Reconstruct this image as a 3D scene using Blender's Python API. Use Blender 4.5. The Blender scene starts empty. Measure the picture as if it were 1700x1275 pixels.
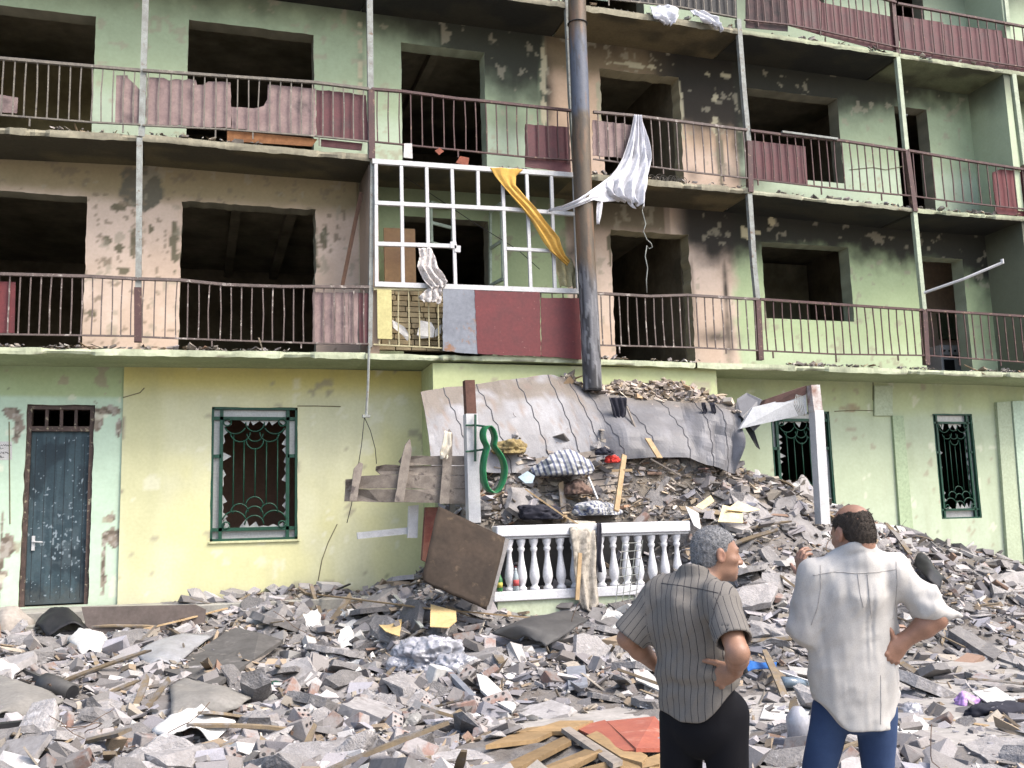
import bpy, bmesh, math, random
import numpy as np
from mathutils import Vector, Matrix, Euler
SC = bpy.context.scene
COL = SC.collection
# ---------------------------------------------------------------- camera
FPX, YAW, PITCH, ROLL = 1657.27, .3087, .1492, -.0296
CAM = np.array([.8208, -14.3014, 1.65])
_cy, _sy = math.cos(YAW), math.sin(YAW)
FW = np.array([_sy*math.cos(PITCH), _cy*math.cos(PITCH), math.sin(PITCH)])
_r = np.array([_cy, -_sy, 0.]); _u = np.cross(_r, FW)
RT = _r*math.cos(ROLL) + _u*math.sin(ROLL); UP = _u*math.cos(ROLL) - _r*math.sin(ROLL)
cam = bpy.data.objects.new('camera', bpy.data.cameras.new('camera')); COL.objects.link(cam)
cam.data.sensor_width = 36; cam.data.lens = 36*FPX/1700; cam.data.clip_end = 500; cam.data.clip_start = .1
M = Matrix.Identity(4)
for i in range(3):
    M[i][0] = RT[i]; M[i][1] = UP[i]; M[i][2] = -FW[i]; M[i][3] = CAM[i]
cam.matrix_world = M
SC.camera = cam
# ---------------------------------------------------------------- sky, sun, exposure (hazy bright overcast)
SUN_EL, SUN_AZ = math.radians(52), math.radians(135)   # azimuth clockwise from +Y: sun high, to the right, slightly before the facade
w = bpy.data.worlds.new('World'); SC.world = w; w.use_nodes = True
nt = w.node_tree; bg = nt.nodes['Background']
sky = nt.nodes.new('ShaderNodeTexSky'); sky.sky_type = 'NISHITA'; sky.sun_disc = False
sky.sun_elevation = SUN_EL; sky.sun_rotation = SUN_AZ; sky.air_density = 1.0; sky.dust_density = 4.0; sky.ozone_density = 1.0
nt.links.new(sky.outputs[0], bg.inputs[0]); bg.inputs[1].default_value = .15
sl = bpy.data.lights.new('sun', 'SUN'); sl.energy = 1.5; sl.angle = math.radians(24); sl.color = (1, .96, .9)
so = bpy.data.objects.new('sun', sl); COL.objects.link(so)
sd = Vector((math.sin(SUN_AZ)*math.cos(SUN_EL), math.cos(SUN_AZ)*math.cos(SUN_EL), math.sin(SUN_EL)))
so.rotation_euler = sd.to_track_quat('Z', 'Y').to_euler()
SC.view_settings.view_transform = 'Standard'; SC.view_settings.look = 'None'
SC.view_settings.exposure = 1.6; SC.view_settings.gamma = 1
# ---------------------------------------------------------------- finding real places on the facade planes
def ray(x, y): return FW + RT*((x-850)/FPX) - UP*((y-637.5)/FPX)
def UY(x, y, Y=0.):
    d = ray(x, y); return CAM + d*((Y-CAM[1])/d[1])
def UZ(x, y, Z=0.):
    d = ray(x, y); return CAM + d*((Z-CAM[2])/d[2])
def UD(x, y, t): return CAM + ray(x, y)*t
# ---------------------------------------------------------------- noise
def _hash(ix, iy, iz, s):
    h = (ix*374761393 + iy*668265263 + iz*2147483647 + s*1442695041) & 0xFFFFFFFF
    h = ((h ^ (h >> 13))*1274126177) & 0xFFFFFFFF
    h = ((h ^ (h >> 15))*2246822519) & 0xFFFFFFFF
    return ((h ^ (h >> 16)) & 0xFFFF)/65535.
def vnoise(x, y, z=0., s=0):
    x, y, z = np.broadcast_arrays(np.asarray(x, float), np.asarray(y, float), np.asarray(z, float))
    ix, iy, iz = [np.floor(a).astype(np.int64) for a in (x, y, z)]
    fx, fy, fz = x-ix, y-iy, z-iz
    fx, fy, fz = [a*a*(3-2*a) for a in (fx, fy, fz)]
    r = 0
    for dx in (0, 1):
        for dy in (0, 1):
            for dz in (0, 1):
                wt = (fx if dx else 1-fx)*(fy if dy else 1-fy)*(fz if dz else 1-fz)
                r = r + wt*_hash(ix+dx, iy+dy, iz+dz, s)
    return r
def fbm(x, y, z=0., s=0, o=4):
    r = 0; a = .5; t = 0
    for k in range(o):
        r = r + a*vnoise(np.asarray(x)*2**k, np.asarray(y)*2**k, np.asarray(z)*2**k, s+k*17); t += a; a *= .5
    return r/t
def sstep(a, b, x):
    t = np.clip((np.asarray(x, float)-a)/(b-a), 0, 1); return t*t*(3-2*t)
# ---------------------------------------------------------------- meshes
class MB:
    def __init__(s): s.v = []; s.f = []; s.c = None
    def add(s, vs, fs):
        n = len(s.v); s.v += [tuple(map(float, p)) for p in vs]; s.f += [tuple(i+n for i in f) for f in fs]
    def box(s, a, b):
        (x0, y0, z0), (x1, y1, z1) = [min(p, q) for p, q in zip(a, b)], [max(p, q) for p, q in zip(a, b)]
        s.add([(x0,y0,z0),(x1,y0,z0),(x1,y1,z0),(x0,y1,z0),(x0,y0,z1),(x1,y0,z1),(x1,y1,z1),(x0,y1,z1)],
              [(0,3,2,1),(4,5,6,7),(0,1,5,4),(1,2,6,5),(2,3,7,6),(3,0,4,7)])
    def bar(s, a, b, w, d, side=(0, 1, 0), w2=None):
        """square bar from a to b: width w, depth d along 'side'"""
        a, b = np.array(a, float), np.array(b, float); t = b-a; t /= np.linalg.norm(t)+1e-9
        n = np.array(side, float); n -= t*(n@t); n /= np.linalg.norm(n)+1e-9; m = np.cross(t, n)
        vs = []
        for p, ww in ((a, w), (b, w2 or w)):
            vs += [p-m*ww/2-n*d/2, p+m*ww/2-n*d/2, p+m*ww/2+n*d/2, p-m*ww/2+n*d/2]
        s.add(vs, [(3,2,1,0),(4,5,6,7),(0,1,5,4),(1,2,6,5),(2,3,7,6),(3,0,4,7)])
    def tube(s, pts, r, n=8, cap=True):
        pts = [np.array(p, float) for p in pts]; R = r if hasattr(r, '__len__') else [r]*len(pts)
        base = len(s.v); up = None; vs = []
        for i, p in enumerate(pts):
            t = pts[min(i+1, len(pts)-1)]-pts[max(i-1, 0)]; t = t/(np.linalg.norm(t)+1e-9)
            if up is None: up = np.array([0, 0, 1.]) if abs(t[2]) < .9 else np.array([1., 0, 0])
            a = np.cross(t, up); a /= np.linalg.norm(a)+1e-9; b = np.cross(a, t); up = b
            vs += [p+R[i]*(a*math.cos(2*math.pi*k/n)+b*math.sin(2*math.pi*k/n)) for k in range(n)]
        fs = [(i*n+k, i*n+(k+1) % n, (i+1)*n+(k+1) % n, (i+1)*n+k) for i in range(len(pts)-1) for k in range(n)]
        if cap: fs += [tuple(range(n-1, -1, -1)), tuple((len(pts)-1)*n+k for k in range(n))]
        s.add(vs, fs)
    def prism(s, poly, dvec):
        """flat polygon (3D points) pulled along dvec"""
        n = len(poly); p = [np.array(q, float) for q in poly]; d = np.array(dvec, float)
        s.add(p+[q+d for q in p], [tuple(range(n)), tuple(range(2*n-1, n-1, -1))]+[(i, i+n, (i+1) % n+n, (i+1) % n) for i in range(n)])
    def grid(s, P):
        """P array [n,m,3]"""
        n, m = P.shape[:2]
        s.add(P.reshape(-1, 3), [(i*m+j, i*m+j+1, (i+1)*m+j+1, (i+1)*m+j) for i in range(n-1) for j in range(m-1)])
    def lathe(s, prof, c, n=14):
        c = np.array(c, float)
        vs = [c+np.array([r*math.cos(2*math.pi*k/n), r*math.sin(2*math.pi*k/n), z]) for r, z in prof for k in range(n)]
        fs = [(i*n+k, i*n+(k+1) % n, (i+1)*n+(k+1) % n, (i+1)*n+k) for i in range(len(prof)-1) for k in range(n)]
        fs += [tuple(range(n-1, -1, -1)), tuple((len(prof)-1)*n+k for k in range(n))]
        s.add(vs, fs)
    def mesh(s, name, origin=(0, 0, 0), fix=True):
        me = bpy.data.meshes.new(name); o = np.array(origin, float)
        me.from_pydata([tuple(np.array(p)-o) for p in s.v] if np.any(o) else s.v, [], s.f)
        if fix:
            bm = bmesh.new(); bm.from_mesh(me); bmesh.ops.recalc_face_normals(bm, faces=bm.faces); bm.to_mesh(me); bm.free()
        return me
def worldloc(o):
    p = np.zeros(3)
    while o: p = p+np.array(o.location); o = o.parent
    return p
def link(name, mb, mat, parent=None, origin=None, smooth=False, colors=None, solid=0, bevel=0):
    o0 = np.array(origin if origin is not None else (0, 0, 0), float)
    base = worldloc(parent) if parent else np.zeros(3)
    if origin is None: o0 = base
    me = mb if isinstance(mb, bpy.types.Mesh) else mb.mesh(name, o0)
    o = bpy.data.objects.new(name, me); COL.objects.link(o)
    o.location = tuple(o0-base)
    if parent: o.parent = parent
    if mat:
        me.materials.clear(); me.materials.append(mat)
    if smooth:
        me.polygons.foreach_set('use_smooth', [True]*len(me.polygons))
    if colors is not None: set_col(me, colors)
    if solid:
        m = o.modifiers.new('thick', 'SOLIDIFY'); m.thickness = solid; m.offset = 0
    if bevel:
        m = o.modifiers.new('bev', 'BEVEL'); m.width = bevel; m.segments = 1; m.limit_method = 'ANGLE'
    return o
def set_col(me, rgb, name='col'):
    a = me.attributes.new(name, 'FLOAT_COLOR', 'POINT')
    c = np.ones((len(me.vertices), 4), np.float32); c[:, :3] = rgb
    a.data.foreach_set('color', c.ravel())
def tag(o, label=None, cat=None, group=None, kind=None):
    for k, v in (('label', label), ('category', cat), ('group', group), ('kind', kind)):
        if v: o[k] = v
    return o
def thing(name, label, cat, loc=(0, 0, 0), group=None):
    o = bpy.data.objects.new(name, None); COL.objects.link(o); o.location = tuple(map(float, loc)); o.empty_display_size = .2
    return tag(o, label, cat, group)
def solo(name, mb, mat, label, cat, group=None, origin=None, **kw):
    """one thing that is a single mesh, origin at its base"""
    if origin is None and isinstance(mb, MB):
        a = np.array(mb.v); origin = (a[:, 0].mean(), a[:, 1].mean(), a[:, 2].min())
    return tag(link(name, mb, mat, None, origin, **kw), label, cat, group)
# ---------------------------------------------------------------- materials
def newmat(name):
    m = bpy.data.materials.new(name); m.use_nodes = True
    return m, m.node_tree, m.node_tree.nodes['Principled BSDF']
def N(nt, t, **kw):
    n = nt.nodes.new(t)
    for k, v in kw.items():
        if k in n.inputs: n.inputs[k].default_value = v
        else: setattr(n, k, v)
    return n
def rgb(c): return (c[0], c[1], c[2], 1)
def mixc(nt, fac, a, b, mode='MIX'):
    n = nt.nodes.new('ShaderNodeMix'); n.data_type = 'RGBA'; n.blend_type = mode
    for sck, v in ((n.inputs[0], fac), (n.inputs[6], a), (n.inputs[7], b)):
        if hasattr(v, 'is_linked'): nt.links.new(v, sck)
        elif isinstance(v, (int, float)): sck.default_value = v
        else: sck.default_value = rgb(v)
    return n.outputs[2]
def ramp(nt, src, a, b):
    n = nt.nodes.new('ShaderNodeMapRange'); n.inputs[1].default_value = a; n.inputs[2].default_value = b
    nt.links.new(src, n.inputs[0]); return n.outputs[0]
def coords(nt, rand=True):
    tc = nt.nodes.new('ShaderNodeTexCoord')
    if not rand: return tc.outputs['Object'], None
    oi = nt.nodes.new('ShaderNodeObjectInfo')
    mu = N(nt, 'ShaderNodeMath', operation='MULTIPLY'); nt.links.new(oi.outputs['Random'], mu.inputs[0]); mu.inputs[1].default_value = 57.
    ad = N(nt, 'ShaderNodeVectorMath', operation='ADD'); nt.links.new(tc.outputs['Object'], ad.inputs[0]); nt.links.new(mu.outputs[0], ad.inputs[1])
    return ad.outputs[0], oi.outputs['Random']
def noise(nt, vec, scale, detail=5, rough=.6):
    n = N(nt, 'ShaderNodeTexNoise', Scale=scale, Detail=detail, Roughness=rough); nt.links.new(vec, n.inputs['Vector']); return n.outputs['Fac']
def bump(nt, bsdf, h, strength=.3, dist=.02):
    b = N(nt, 'ShaderNodeBump', Strength=strength, Distance=dist); nt.links.new(h, b.inputs['Height']); nt.links.new(b.outputs[0], bsdf.inputs['Normal'])
def mat(name, c1, c2=None, scale=8, rough=.85, bmp=.3, bdist=.01, rand=.0, third=None, tsc=3., tlo=.58, thi=.66, metal=0., attr=None, spec=.3, fdark=.74):
    """two-tone noisy surface, optional third colour in patches, optional per-object value change"""
    m, nt, b = newmat(name)
    vec, rnd = coords(nt)
    c2 = c2 or tuple(.7*x for x in c1)
    n1 = noise(nt, vec, scale)
    col = mixc(nt, ramp(nt, n1, .35, .65), c1, c2)
    if attr:
        at = N(nt, 'ShaderNodeAttribute'); at.attribute_name = attr
        col = mixc(nt, ramp(nt, n1, .3, .7), at.outputs['Color'], mixc(nt, 1., at.outputs['Color'], (.9, .9, .89), 'MULTIPLY'))
    if third:
        col = mixc(nt, ramp(nt, noise(nt, vec, tsc, 6, .65), tlo, thi), col, third)
    fine = noise(nt, vec, scale*7, 3)
    col = mixc(nt, ramp(nt, fine, .3, .75), col, mixc(nt, 1., col, (fdark, fdark, fdark*.985), 'MULTIPLY'))
    if rand:
        hs = nt.nodes.new('ShaderNodeHueSaturation'); nt.links.new(col, hs.inputs['Color'])
        mr = nt.nodes.new('ShaderNodeMapRange'); nt.links.new(rnd, mr.inputs[0]); mr.inputs[3].default_value = 1-rand; mr.inputs[4].default_value = 1+rand
        nt.links.new(mr.outputs[0], hs.inputs['Value']); col = hs.outputs[0]
    nt.links.new(col, b.inputs['Base Color'])
    b.inputs['Roughness'].default_value = rough; b.inputs['Metallic'].default_value = metal; b.inputs['Specular IOR Level'].default_value = spec
    if bmp:
        s = N(nt, 'ShaderNodeMath', operation='ADD'); nt.links.new(n1, s.inputs[0])
        s2 = N(nt, 'ShaderNodeMath', operation='MULTIPLY'); nt.links.new(fine, s2.inputs[0]); s2.inputs[1].default_value = .5
        nt.links.new(s2.outputs[0], s.inputs[1]); bump(nt, b, s.outputs[0], bmp, bdist)
    return m
M_wall = mat('painted_plaster', (.5, .5, .4), scale=3.1, attr='col', bmp=.18, bdist=.006, fdark=.9)
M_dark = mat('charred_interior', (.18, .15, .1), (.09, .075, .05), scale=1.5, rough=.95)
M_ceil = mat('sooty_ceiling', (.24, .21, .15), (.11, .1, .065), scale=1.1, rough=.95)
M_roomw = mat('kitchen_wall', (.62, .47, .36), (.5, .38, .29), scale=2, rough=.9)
M_slab = mat('sooty_concrete', (.13, .12, .09), scale=3, attr='col', bmp=.6, bdist=.012)
M_red = mat('red_paint_metal', (.082, .042, .04), (.06, .033, .031), scale=9, rough=.6, third=(.2, .13, .09), tsc=14)
M_redsheet = mat('oxide_red_sheet', (.13, .026, .028), (.1, .024, .026), scale=3, rough=.55, third=(.2, .1, .095), tsc=22, tlo=.66, thi=.7, bmp=.15)
M_redpanel = mat('oxide_red_board', (.11, .036, .04), (.085, .033, .035), scale=4, rough=.6, third=(.07, .05, .05), tsc=2.5, tlo=.56, thi=.75)
M_pinkpanel = mat('scorched_board', (.27, .2, .185), (.2, .14, .135), scale=5, rough=.8, third=(.1, .075, .075), tsc=3, tlo=.55, thi=.72)
M_greypost = mat('weathered_post', (.27, .29, .27), (.18, .18, .165), scale=9, rough=.7, third=(.16, .12, .09), tsc=12)
M_greenpost = mat('pale_green_post', (.38, .43, .32), (.3, .34, .25), scale=9, rough=.7)
M_white = mat('white_paint', (.5, .5, .5), (.43, .43, .43), scale=10, rough=.5, third=(.4, .38, .34), tsc=20, tlo=.66, thi=.72)
M_bar = mat('bar_paint', (.13, .098, .088), (.09, .07, .062), scale=14, rough=.6, third=(.42, .38, .34), tsc=9, tlo=.56, thi=.7)
M_barblk = mat('scorched_bar', (.18, .16, .13), (.1, .09, .08), scale=14, rough=.7, third=(.36, .33, .27), tsc=7, tlo=.6, thi=.7)
M_galv = mat('galvanised_sheet', (.19, .205, .235), (.15, .16, .185), scale=3, rough=.55, third=(.22, .12, .07), tsc=3.2, tlo=.56, thi=.64, metal=.1)
M_brick = mat('yellow_brick_wall', (.36, .29, .17), (.28, .22, .13), scale=6)
M_ylboard = mat('yellow_board', (.46, .42, .2), (.4, .36, .17), scale=5)
M_wood = mat('bare_wood', (.36, .26, .15), (.26, .18, .1), scale=7, rand=.3)
M_greywood = mat('weathered_wood', (.26, .225, .19), (.17, .145, .125), scale=9, third=(.09, .075, .07), tsc=6, rand=.15)
M_green = mat('green_metal', (.012, .07, .04), (.009, .045, .027), scale=12, rough=.45)
M_door = mat('blue_grey_door', (.028, .052, .066), (.02, .04, .052), scale=3, rough=.6, third=(.05, .08, .095), tsc=6, bmp=.2)
M_doorframe = mat('dark_door_frame', (.09, .06, .05), (.05, .035, .03), scale=10, rough=.7, third=(.3, .26, .18), tsc=14)
M_glass = mat('dusty_glass', (.36, .37, .36), (.3, .31, .31), scale=5, rough=.15, bmp=0, spec=.6)
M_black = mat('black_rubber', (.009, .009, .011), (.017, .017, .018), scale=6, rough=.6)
M_paper = mat('paper', (.54, .53, .51), (.46, .45, .43), scale=6, rough=.9, rand=.1)
# ================================================================ the apartment building
B = thing('apartment_building', 'burnt out green and yellow apartment block with open balconies and empty window holes', 'building', (6, .97, .85))
WY = .97
def XZ(px, py, Y=WY):
    p = UY(px, py, Y); return p[0], p[2]
def interp(pts, x):
    a = np.array(pts); return np.interp(x, a[:, 0], a[:, 1])
def blob(X, Z, px, py, rx, rz, Y=WY):
    x, z = XZ(px, py, Y); return np.exp(-(((X-x)/rx)**2+((Z-z)/rz)**2))
def patch(X, Z, px, py, rx, rz, Y=WY, rag=.5, s=3):
    """ragged edged patch mask"""
    x, z = XZ(px, py, Y); d = np.sqrt(((X-x)/rx)**2+((Z-z)/rz)**2)+rag*(fbm(X*8, Z*8, 0, s, 5)-.5)*2.4
    return sstep(1.06, .94, d)
def mx(c, col, m):
    return c*(1-m[:, None])+np.array(col)[None]*m[:, None]
def wall(name, X0, X1, Z0, Z1, Y, openings, colfn, parent=B, res=.055, reveal=.3, rev=(.2, .19, .14)):
    def lines(a, b, marks):
        g = [v for v in np.arange(a, b, res) if all(abs(v-m) > res*.45 for m in marks)]
        return np.array(sorted(set(g+[m for m in marks if a <= m <= b]+[a, b])))
    xs = lines(X0, X1, [v for o in openings for v in o[:2]]); zs = lines(Z0, Z1, [v for o in openings for v in o[2:4]])
    nx, nz = len(xs), len(zs); XX, ZZ = np.meshgrid(xs, zs, indexing='ij')
    V = np.stack([XX, np.full_like(XX, Y), ZZ], -1); xc, zc = (xs[1:]+xs[:-1])/2, (zs[1:]+zs[:-1])/2
    keep = np.ones((nx-1, nz-1), bool)
    for o in openings:
        rg = o[4] if len(o) > 4 else .005
        keep &= ~((xc[:, None] > o[0]) & (xc[:, None] < o[1]) & (zc[None] > o[2]) & (zc[None] < o[3]))
        e = 1e-6
        for (m, ax) in (((abs(XX-o[0]) < e) & (ZZ >= o[2]-e) & (ZZ <= o[3]+e), 0), ((abs(XX-o[1]) < e) & (ZZ >= o[2]-e) & (ZZ <= o[3]+e), 0), ((abs(ZZ-o[3]) < e) & (XX >= o[0]-e) & (XX <= o[1]+e), 2)):
            V[..., ax][m] += rg*(2*fbm(XX[m]*6+ax*9, ZZ[m]*6, 0, 5, 3)-1)*2.2
    idx = np.arange(nx*nz).reshape(nx, nz); I, J = np.nonzero(keep)
    F = np.stack([idx[I, J], idx[I+1, J], idx[I+1, J+1], idx[I, J+1]], 1).tolist()
    vs = V.reshape(-1, 3); cols = colfn(vs[:, 0], vs[:, 2]); base = len(vs); ev, ec = [], []
    for o in openings:
        i0, i1 = np.argmin(abs(xs-o[0])), np.argmin(abs(xs-o[1])); j0, j1 = np.argmin(abs(zs-o[2])), np.argmin(abs(zs-o[3]))
        loop = [idx[i0, j] for j in range(j0, j1+1)]+[idx[i, j1] for i in range(i0+1, i1+1)]+[idx[i1, j] for j in range(j1-1, j0-1, -1)]+[idx[i, j0] for i in range(i1-1, i0, -1)]
        k0 = base+len(ev); n = len(loop); rc = np.array(o[5] if len(o) > 5 else rev)
        for t in range(2):
            for q in loop:
                ev.append(vs[q]+np.array([0, reveal*t, 0])); ec.append(rc*(.8+.5*vnoise(vs[q][0]*9, vs[q][2]*9, t)))
        F += [(k0+i, k0+(i+1) % n, k0+n+(i+1) % n, k0+n+i) for i in range(n)]
    if ev: vs = np.vstack([vs, ev]); cols = np.vstack([cols, ec])
    me = bpy.data.meshes.new(name); o0 = np.array(parent.location) if parent else np.zeros(3)
    me.from_pydata((vs-o0).tolist(), [], F)
    ob = link(name, me, M_wall, parent, o0, colors=cols); return ob
GREEN, PINK, MINT, YEL, PALE = (.36, .44, .25), (.52, .40, .31), (.45, .57, .44), (.58, .56, .315), (.41, .465, .325)
SOOT = (.022, .02, .016)
def rect(pl, pr, pt, pb, Y=WY, rag=.005, rv=None, floor=None):
    """opening from pixel sides: left x, right x at mid height; top and bottom rows at mid width"""
    ym = (pt+pb)/2; xm = (pl+pr)/2
    r = [UY(pl, ym, Y)[0], UY(pr, ym, Y)[0], UY(xm, pb, Y)[2] if floor is None else floor, UY(xm, pt, Y)[2], rag]
    if rv: r.append(rv)
    return tuple(r)
Z1, Z2, Z3, Z4 = 4.23, 7.25, 10.16, 13.1
# ---- second storey (balcony slab one to two)
def col_s2(X, Z):
    n = fbm(X*1.3, Z*1.3, 0, 1); nf = .75*fbm(X*4, Z*4, 0, 2, 6)+.25*fbm(X*9, Z*1.1, 0, 3, 4)
    c = np.tile(np.array(PINK), (len(X), 1))
    c = mx(c, (.6, .48, .39), sstep(.42, .62, n)*.8)
    c = mx(c, (.27, .22, .13), sstep(XZ(300, 345)[1]-.05, XZ(300, 325)[1]+.05, Z+.12*(nf-.5))*(X < 3.3))
    c = mx(c, (.25, .2, .13), sstep(XZ(1080, 395)[1]-.03, XZ(1080, 375)[1], Z+.1*(nf-.5))*((X > 6.3) & (X < 8.6)))
    g = sstep(3.22, 3.26, X)*sstep(6.75, 6.7, X)
    g = np.maximum(g, sstep(-.1, .1, X-UY(1222, 480, WY)[0]+.35*(nf-.5)))
    c = mx(c, GREEN, g)
    c = mx(c, (.46, .54, .36), g*sstep(5.2, 4.6, Z)*.7)
    c = mx(c, (.13, .12, .09), patch(X, Z, 236, 312, .3, .36, rag=.25))
    for px, py, a, b in ((520, 420, .07, .3), (538, 395, .05, .2), (196, 345, .1, .04), (205, 450, .08, .05), (290, 400, .05, .35), (150, 520, .1, .06), (180, 400, .05, .06), (222, 400, .04, .2), (196, 412, .06, .07), (250, 380, .03, .05), (1012, 420, .04, .3)):
        c = mx(c, (.15, .13, .085), patch(X, Z, px, py, a, b, rag=.9))
    c = mx(c, (.2, .16, .11), sstep(.66, .7, fbm(X*9, Z*9, 0, 8))*(X < 3)*.8)
    # soot from the fires
    s = sstep(Z2-.9, Z2-.1, Z)*.55*(X < 8.7)*(X > 3.2)
    top = interp([(8.6, .15), (9.0, .8), (9.6, 1.05), (11, .85), (12.4, .8), (13.4, .9), (14.5, .9), (16, 1.4)], X)
    s = np.maximum(s, sstep(Z2-top-.18, Z2-top+.35, Z+.35*(n-.5)+.5*(nf-.5))*sstep(8.5, 9.1, X)*.985)
    for px, py, a, b, k in ((1204, 470, .05, .9, .95), (1200, 400, .12, .5, .7), (1190, 560, .4, .13, .9), (1235, 400, .22, .3, .75), (1215, 350, .25, .3, .8), (955, 420, .3, .7, .75), (1210, 560, .1, .4, .9), (1670, 480, .9, 1.0, .55), (1650, 400, .9, .5, .7), (1150, 480, .04, 1., .5)):
        s = np.maximum(s, blob(X, Z, px, py, a, b)*k*(.1+1.8*nf))
    c = mx(c, SOOT, np.clip(s, 0, .985)); c = mx(c, (.3, .27, .2), sstep(.68, .71, fbm(X*6, Z*6, 0, 14, 6))*.6)
    for px, py, a, b in ((1237, 388, .12, .12), (1281, 367, .07, .1), (1258, 386, .09, .03), (1283, 346, .12, .03)):
        c = mx(c, (.45, .4, .26), patch(X, Z, px, py, a, b, rag=.6))
    return c
o2 = [rect(-70, 141, 319, 569, rag=.008), rect(299, 524, 341, 570, rag=.012), rect(669, 813, 363, 588), rect(1018, 1148, 386, 588, rag=.014, rv=(.3, .27, .18)), rect(1268, 1413, 406, 531, rv=(.26, .28, .2)), rect(1530, 1606, 428, 606, rv=(.3, .33, .24))]
FL2 = Z1+.1
o2 = [tuple([a[0], a[1], FL2 if i in (0, 1, 2, 3, 5) else a[2]]+list(a[3:])) for i, a in enumerate(o2)]
wall('wall', -4.5, 17.2, FL2-.1, Z2+.05, WY, o2, col_s2, res=.036)
# ---- third storey
def col_s3(X, Z):
    n = fbm(X*1.2, Z*1.2, 0, 11); nf = .75*fbm(X*4, Z*4, 0, 12, 6)+.25*fbm(X*9, Z*1.1, 0, 13, 4)
    c = np.tile(np.array((.33, .40, .26)), (len(X), 1))
    c = mx(c, (.42, .5, .38), sstep(8.6, 8.2, Z)*.8)
    pk = sstep(UY(903, 150, WY)[0], UY(912, 150, WY)[0], X)*sstep(UY(1222, 150, WY)[0], UY(1214, 150, WY)[0], X)
    c = mx(c, (.54, .39, .27), pk)
    c = mx(c, (.55, .42, .33), pk*sstep(8.6, 8.2, Z))
    c = mx(c, (.2, .15, .09), pk*sstep(9.35, 9.7, Z+.2*(nf-.5)))
    top = interp([(-3, .2), (0, .3), (3, .35), (3.6, .6), (4.6, .75), (5.6, 1.25), (6.3, 1.3), (6.5, .2), (8.4, .3), (8.8, 1.2), (9.3, 1.7), (10.4, 1.55), (11.2, 1.2), (12.2, 1.), (13.5, .8), (14.6, .5), (15.4, .45)], X)
    amt = interp([(-3, .7), (3, .7), (4, .93), (6.4, .95), (6.6, .6), (8.4, .7), (9, .98), (12, .97), (15.4, .9)], X)
    s = sstep(Z3-top-.3, Z3-top+.6, Z+.4*(n-.5)+.55*(nf-.5))*amt
    for px, py, a, b, k in ((905, 160, .18, 1.3, .7), (860, 90, .6, .6, .65), (850, 210, .4, .3, .35), (1192, 220, .09, .9, .95), (1185, 130, .2, .5, .7), (1222, 200, .18, 1.2, .9), (1240, 300, .4, .25, .8), (1150, 290, .15, .12, .4), (930, 240, .2, .4, .5), (1300, 330, .5, .15, .5), (600, 150, .06, 1.2, .4)):
        s = np.maximum(s, blob(X, Z, px, py, a, b)*k*(.1+1.8*nf))
    c = mx(c, SOOT, np.clip(s, 0, .985)); c = mx(c, (.33, .3, .22), sstep(.69, .715, fbm(X*6, Z*6, 0, 15, 6))*.6)
    # bared laths and lime beside the holes
    for px, py, a, b in ((903, 110, .05, .28), (902, 140, .05, .3), (903, 185, .045, .25), (1128, 180, .07, .55), (996, 170, .06, .5), (1050, 108, .6, .05), (1187, 160, .07, .12), (1188, 210, .06, .16), (1205, 125, .12, .05), (1175, 122, .12, .05), (598, 90, .035, .6)):
        c = mx(c, (.42, .38, .26), patch(X, Z, px, py, a, b, rag=.9))
    c = mx(c, (.16, .14, .1), patch(X, Z, 1196, 255, .07, .5, rag=.8))
    c = mx(c, (.3, .25, .2), patch(X, Z, 1210, 285, .15, .12, rag=.8)*.6)
    return c
FL3 = Z2+.13
o3 = [rect(-80, 156, 13, 216), rect(311, 521, 45, 236), rect(667, 806, 79, 268, rv=(.3, .33, .24)), rect(1000, 1131, 122, 300, rag=.014, rv=(.34, .3, .2)), rect(1240, 1395, 155, 297, rv=(.2, .19, .14)), rect(1492, 1546, 180, 345)]
o3 = [tuple([a[0], a[1], FL3 if i in (0, 1, 2, 3, 5) else a[2]]+list(a[3:])) for i, a in enumerate(o3)]
wall('wall', -4.5, 17.2, FL3-.08, Z3+.05, WY, o3, col_s3, res=.036)
# ---- fourth storey
def col_s4(X, Z):
    c = np.tile(np.array((.4, .48, .34)), (len(X), 1)); n = fbm(X*1.2, Z*1.2, 0, 21)
    s = sstep(11.6, 12.8, Z+.3*n)*.7+blob(X, Z, 1240, -20, 1.2, 1)*.5
    return mx(c, SOOT, np.clip(s, 0, .95))
o4 = [(-3, -.5, Z3+.5, Z4-.6), (1, 2.8, Z3+.5, Z4-.6), (4, 5.4, Z3+.15, Z4-.6), (7, 8.4, Z3+.15, Z4-.6), rect(1312, 1366, -90, 40), rect(1484, 1532, -70, 70)]
wall('wall', -4.5, 17.2, Z3+.05, Z4, WY, o4, col_s4)
# ---- ground floor: mint bay, yellow bay, forward middle block, pale green right bay
XM, XA, XB = UY(200, 840, WY)[0], UY(702, 780, .93)[0], UY(1191, 650, .13)[0]
def plaster_break(c, X, Z, lst, Y, col=(.24, .2, .16)):
    for px, py, a, b in lst: c = mx(c, col, patch(X, Z, px, py, a, b, Y, rag=.7))
    return c
def dirt(c, X, Z, s):
    n = fbm(X*2, Z*1.2, 0, s); c = c*(.94+.1*n)[:, None]
    c = mx(c, (.33, .31, .24), sstep(1.5, .8, Z+.6*n)*.6); c = mx(c, (.36, .35, .26), sstep(.56, .72, fbm(X*9, Z*.9, 0, s+1))*.1); k5 = fbm(X*4, Z*4, 0, s+2, 6); c = mx(c, (.33, .3, .22), sstep(.735, .75, k5)*.8); c = mx(c, (.66, .65, .52), sstep(.27, .25, k5)*.5)
    return mx(c, (.13, .12, .09), (vnoise(X*23, Z*23, 0, s) > .985)*.6)
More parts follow.
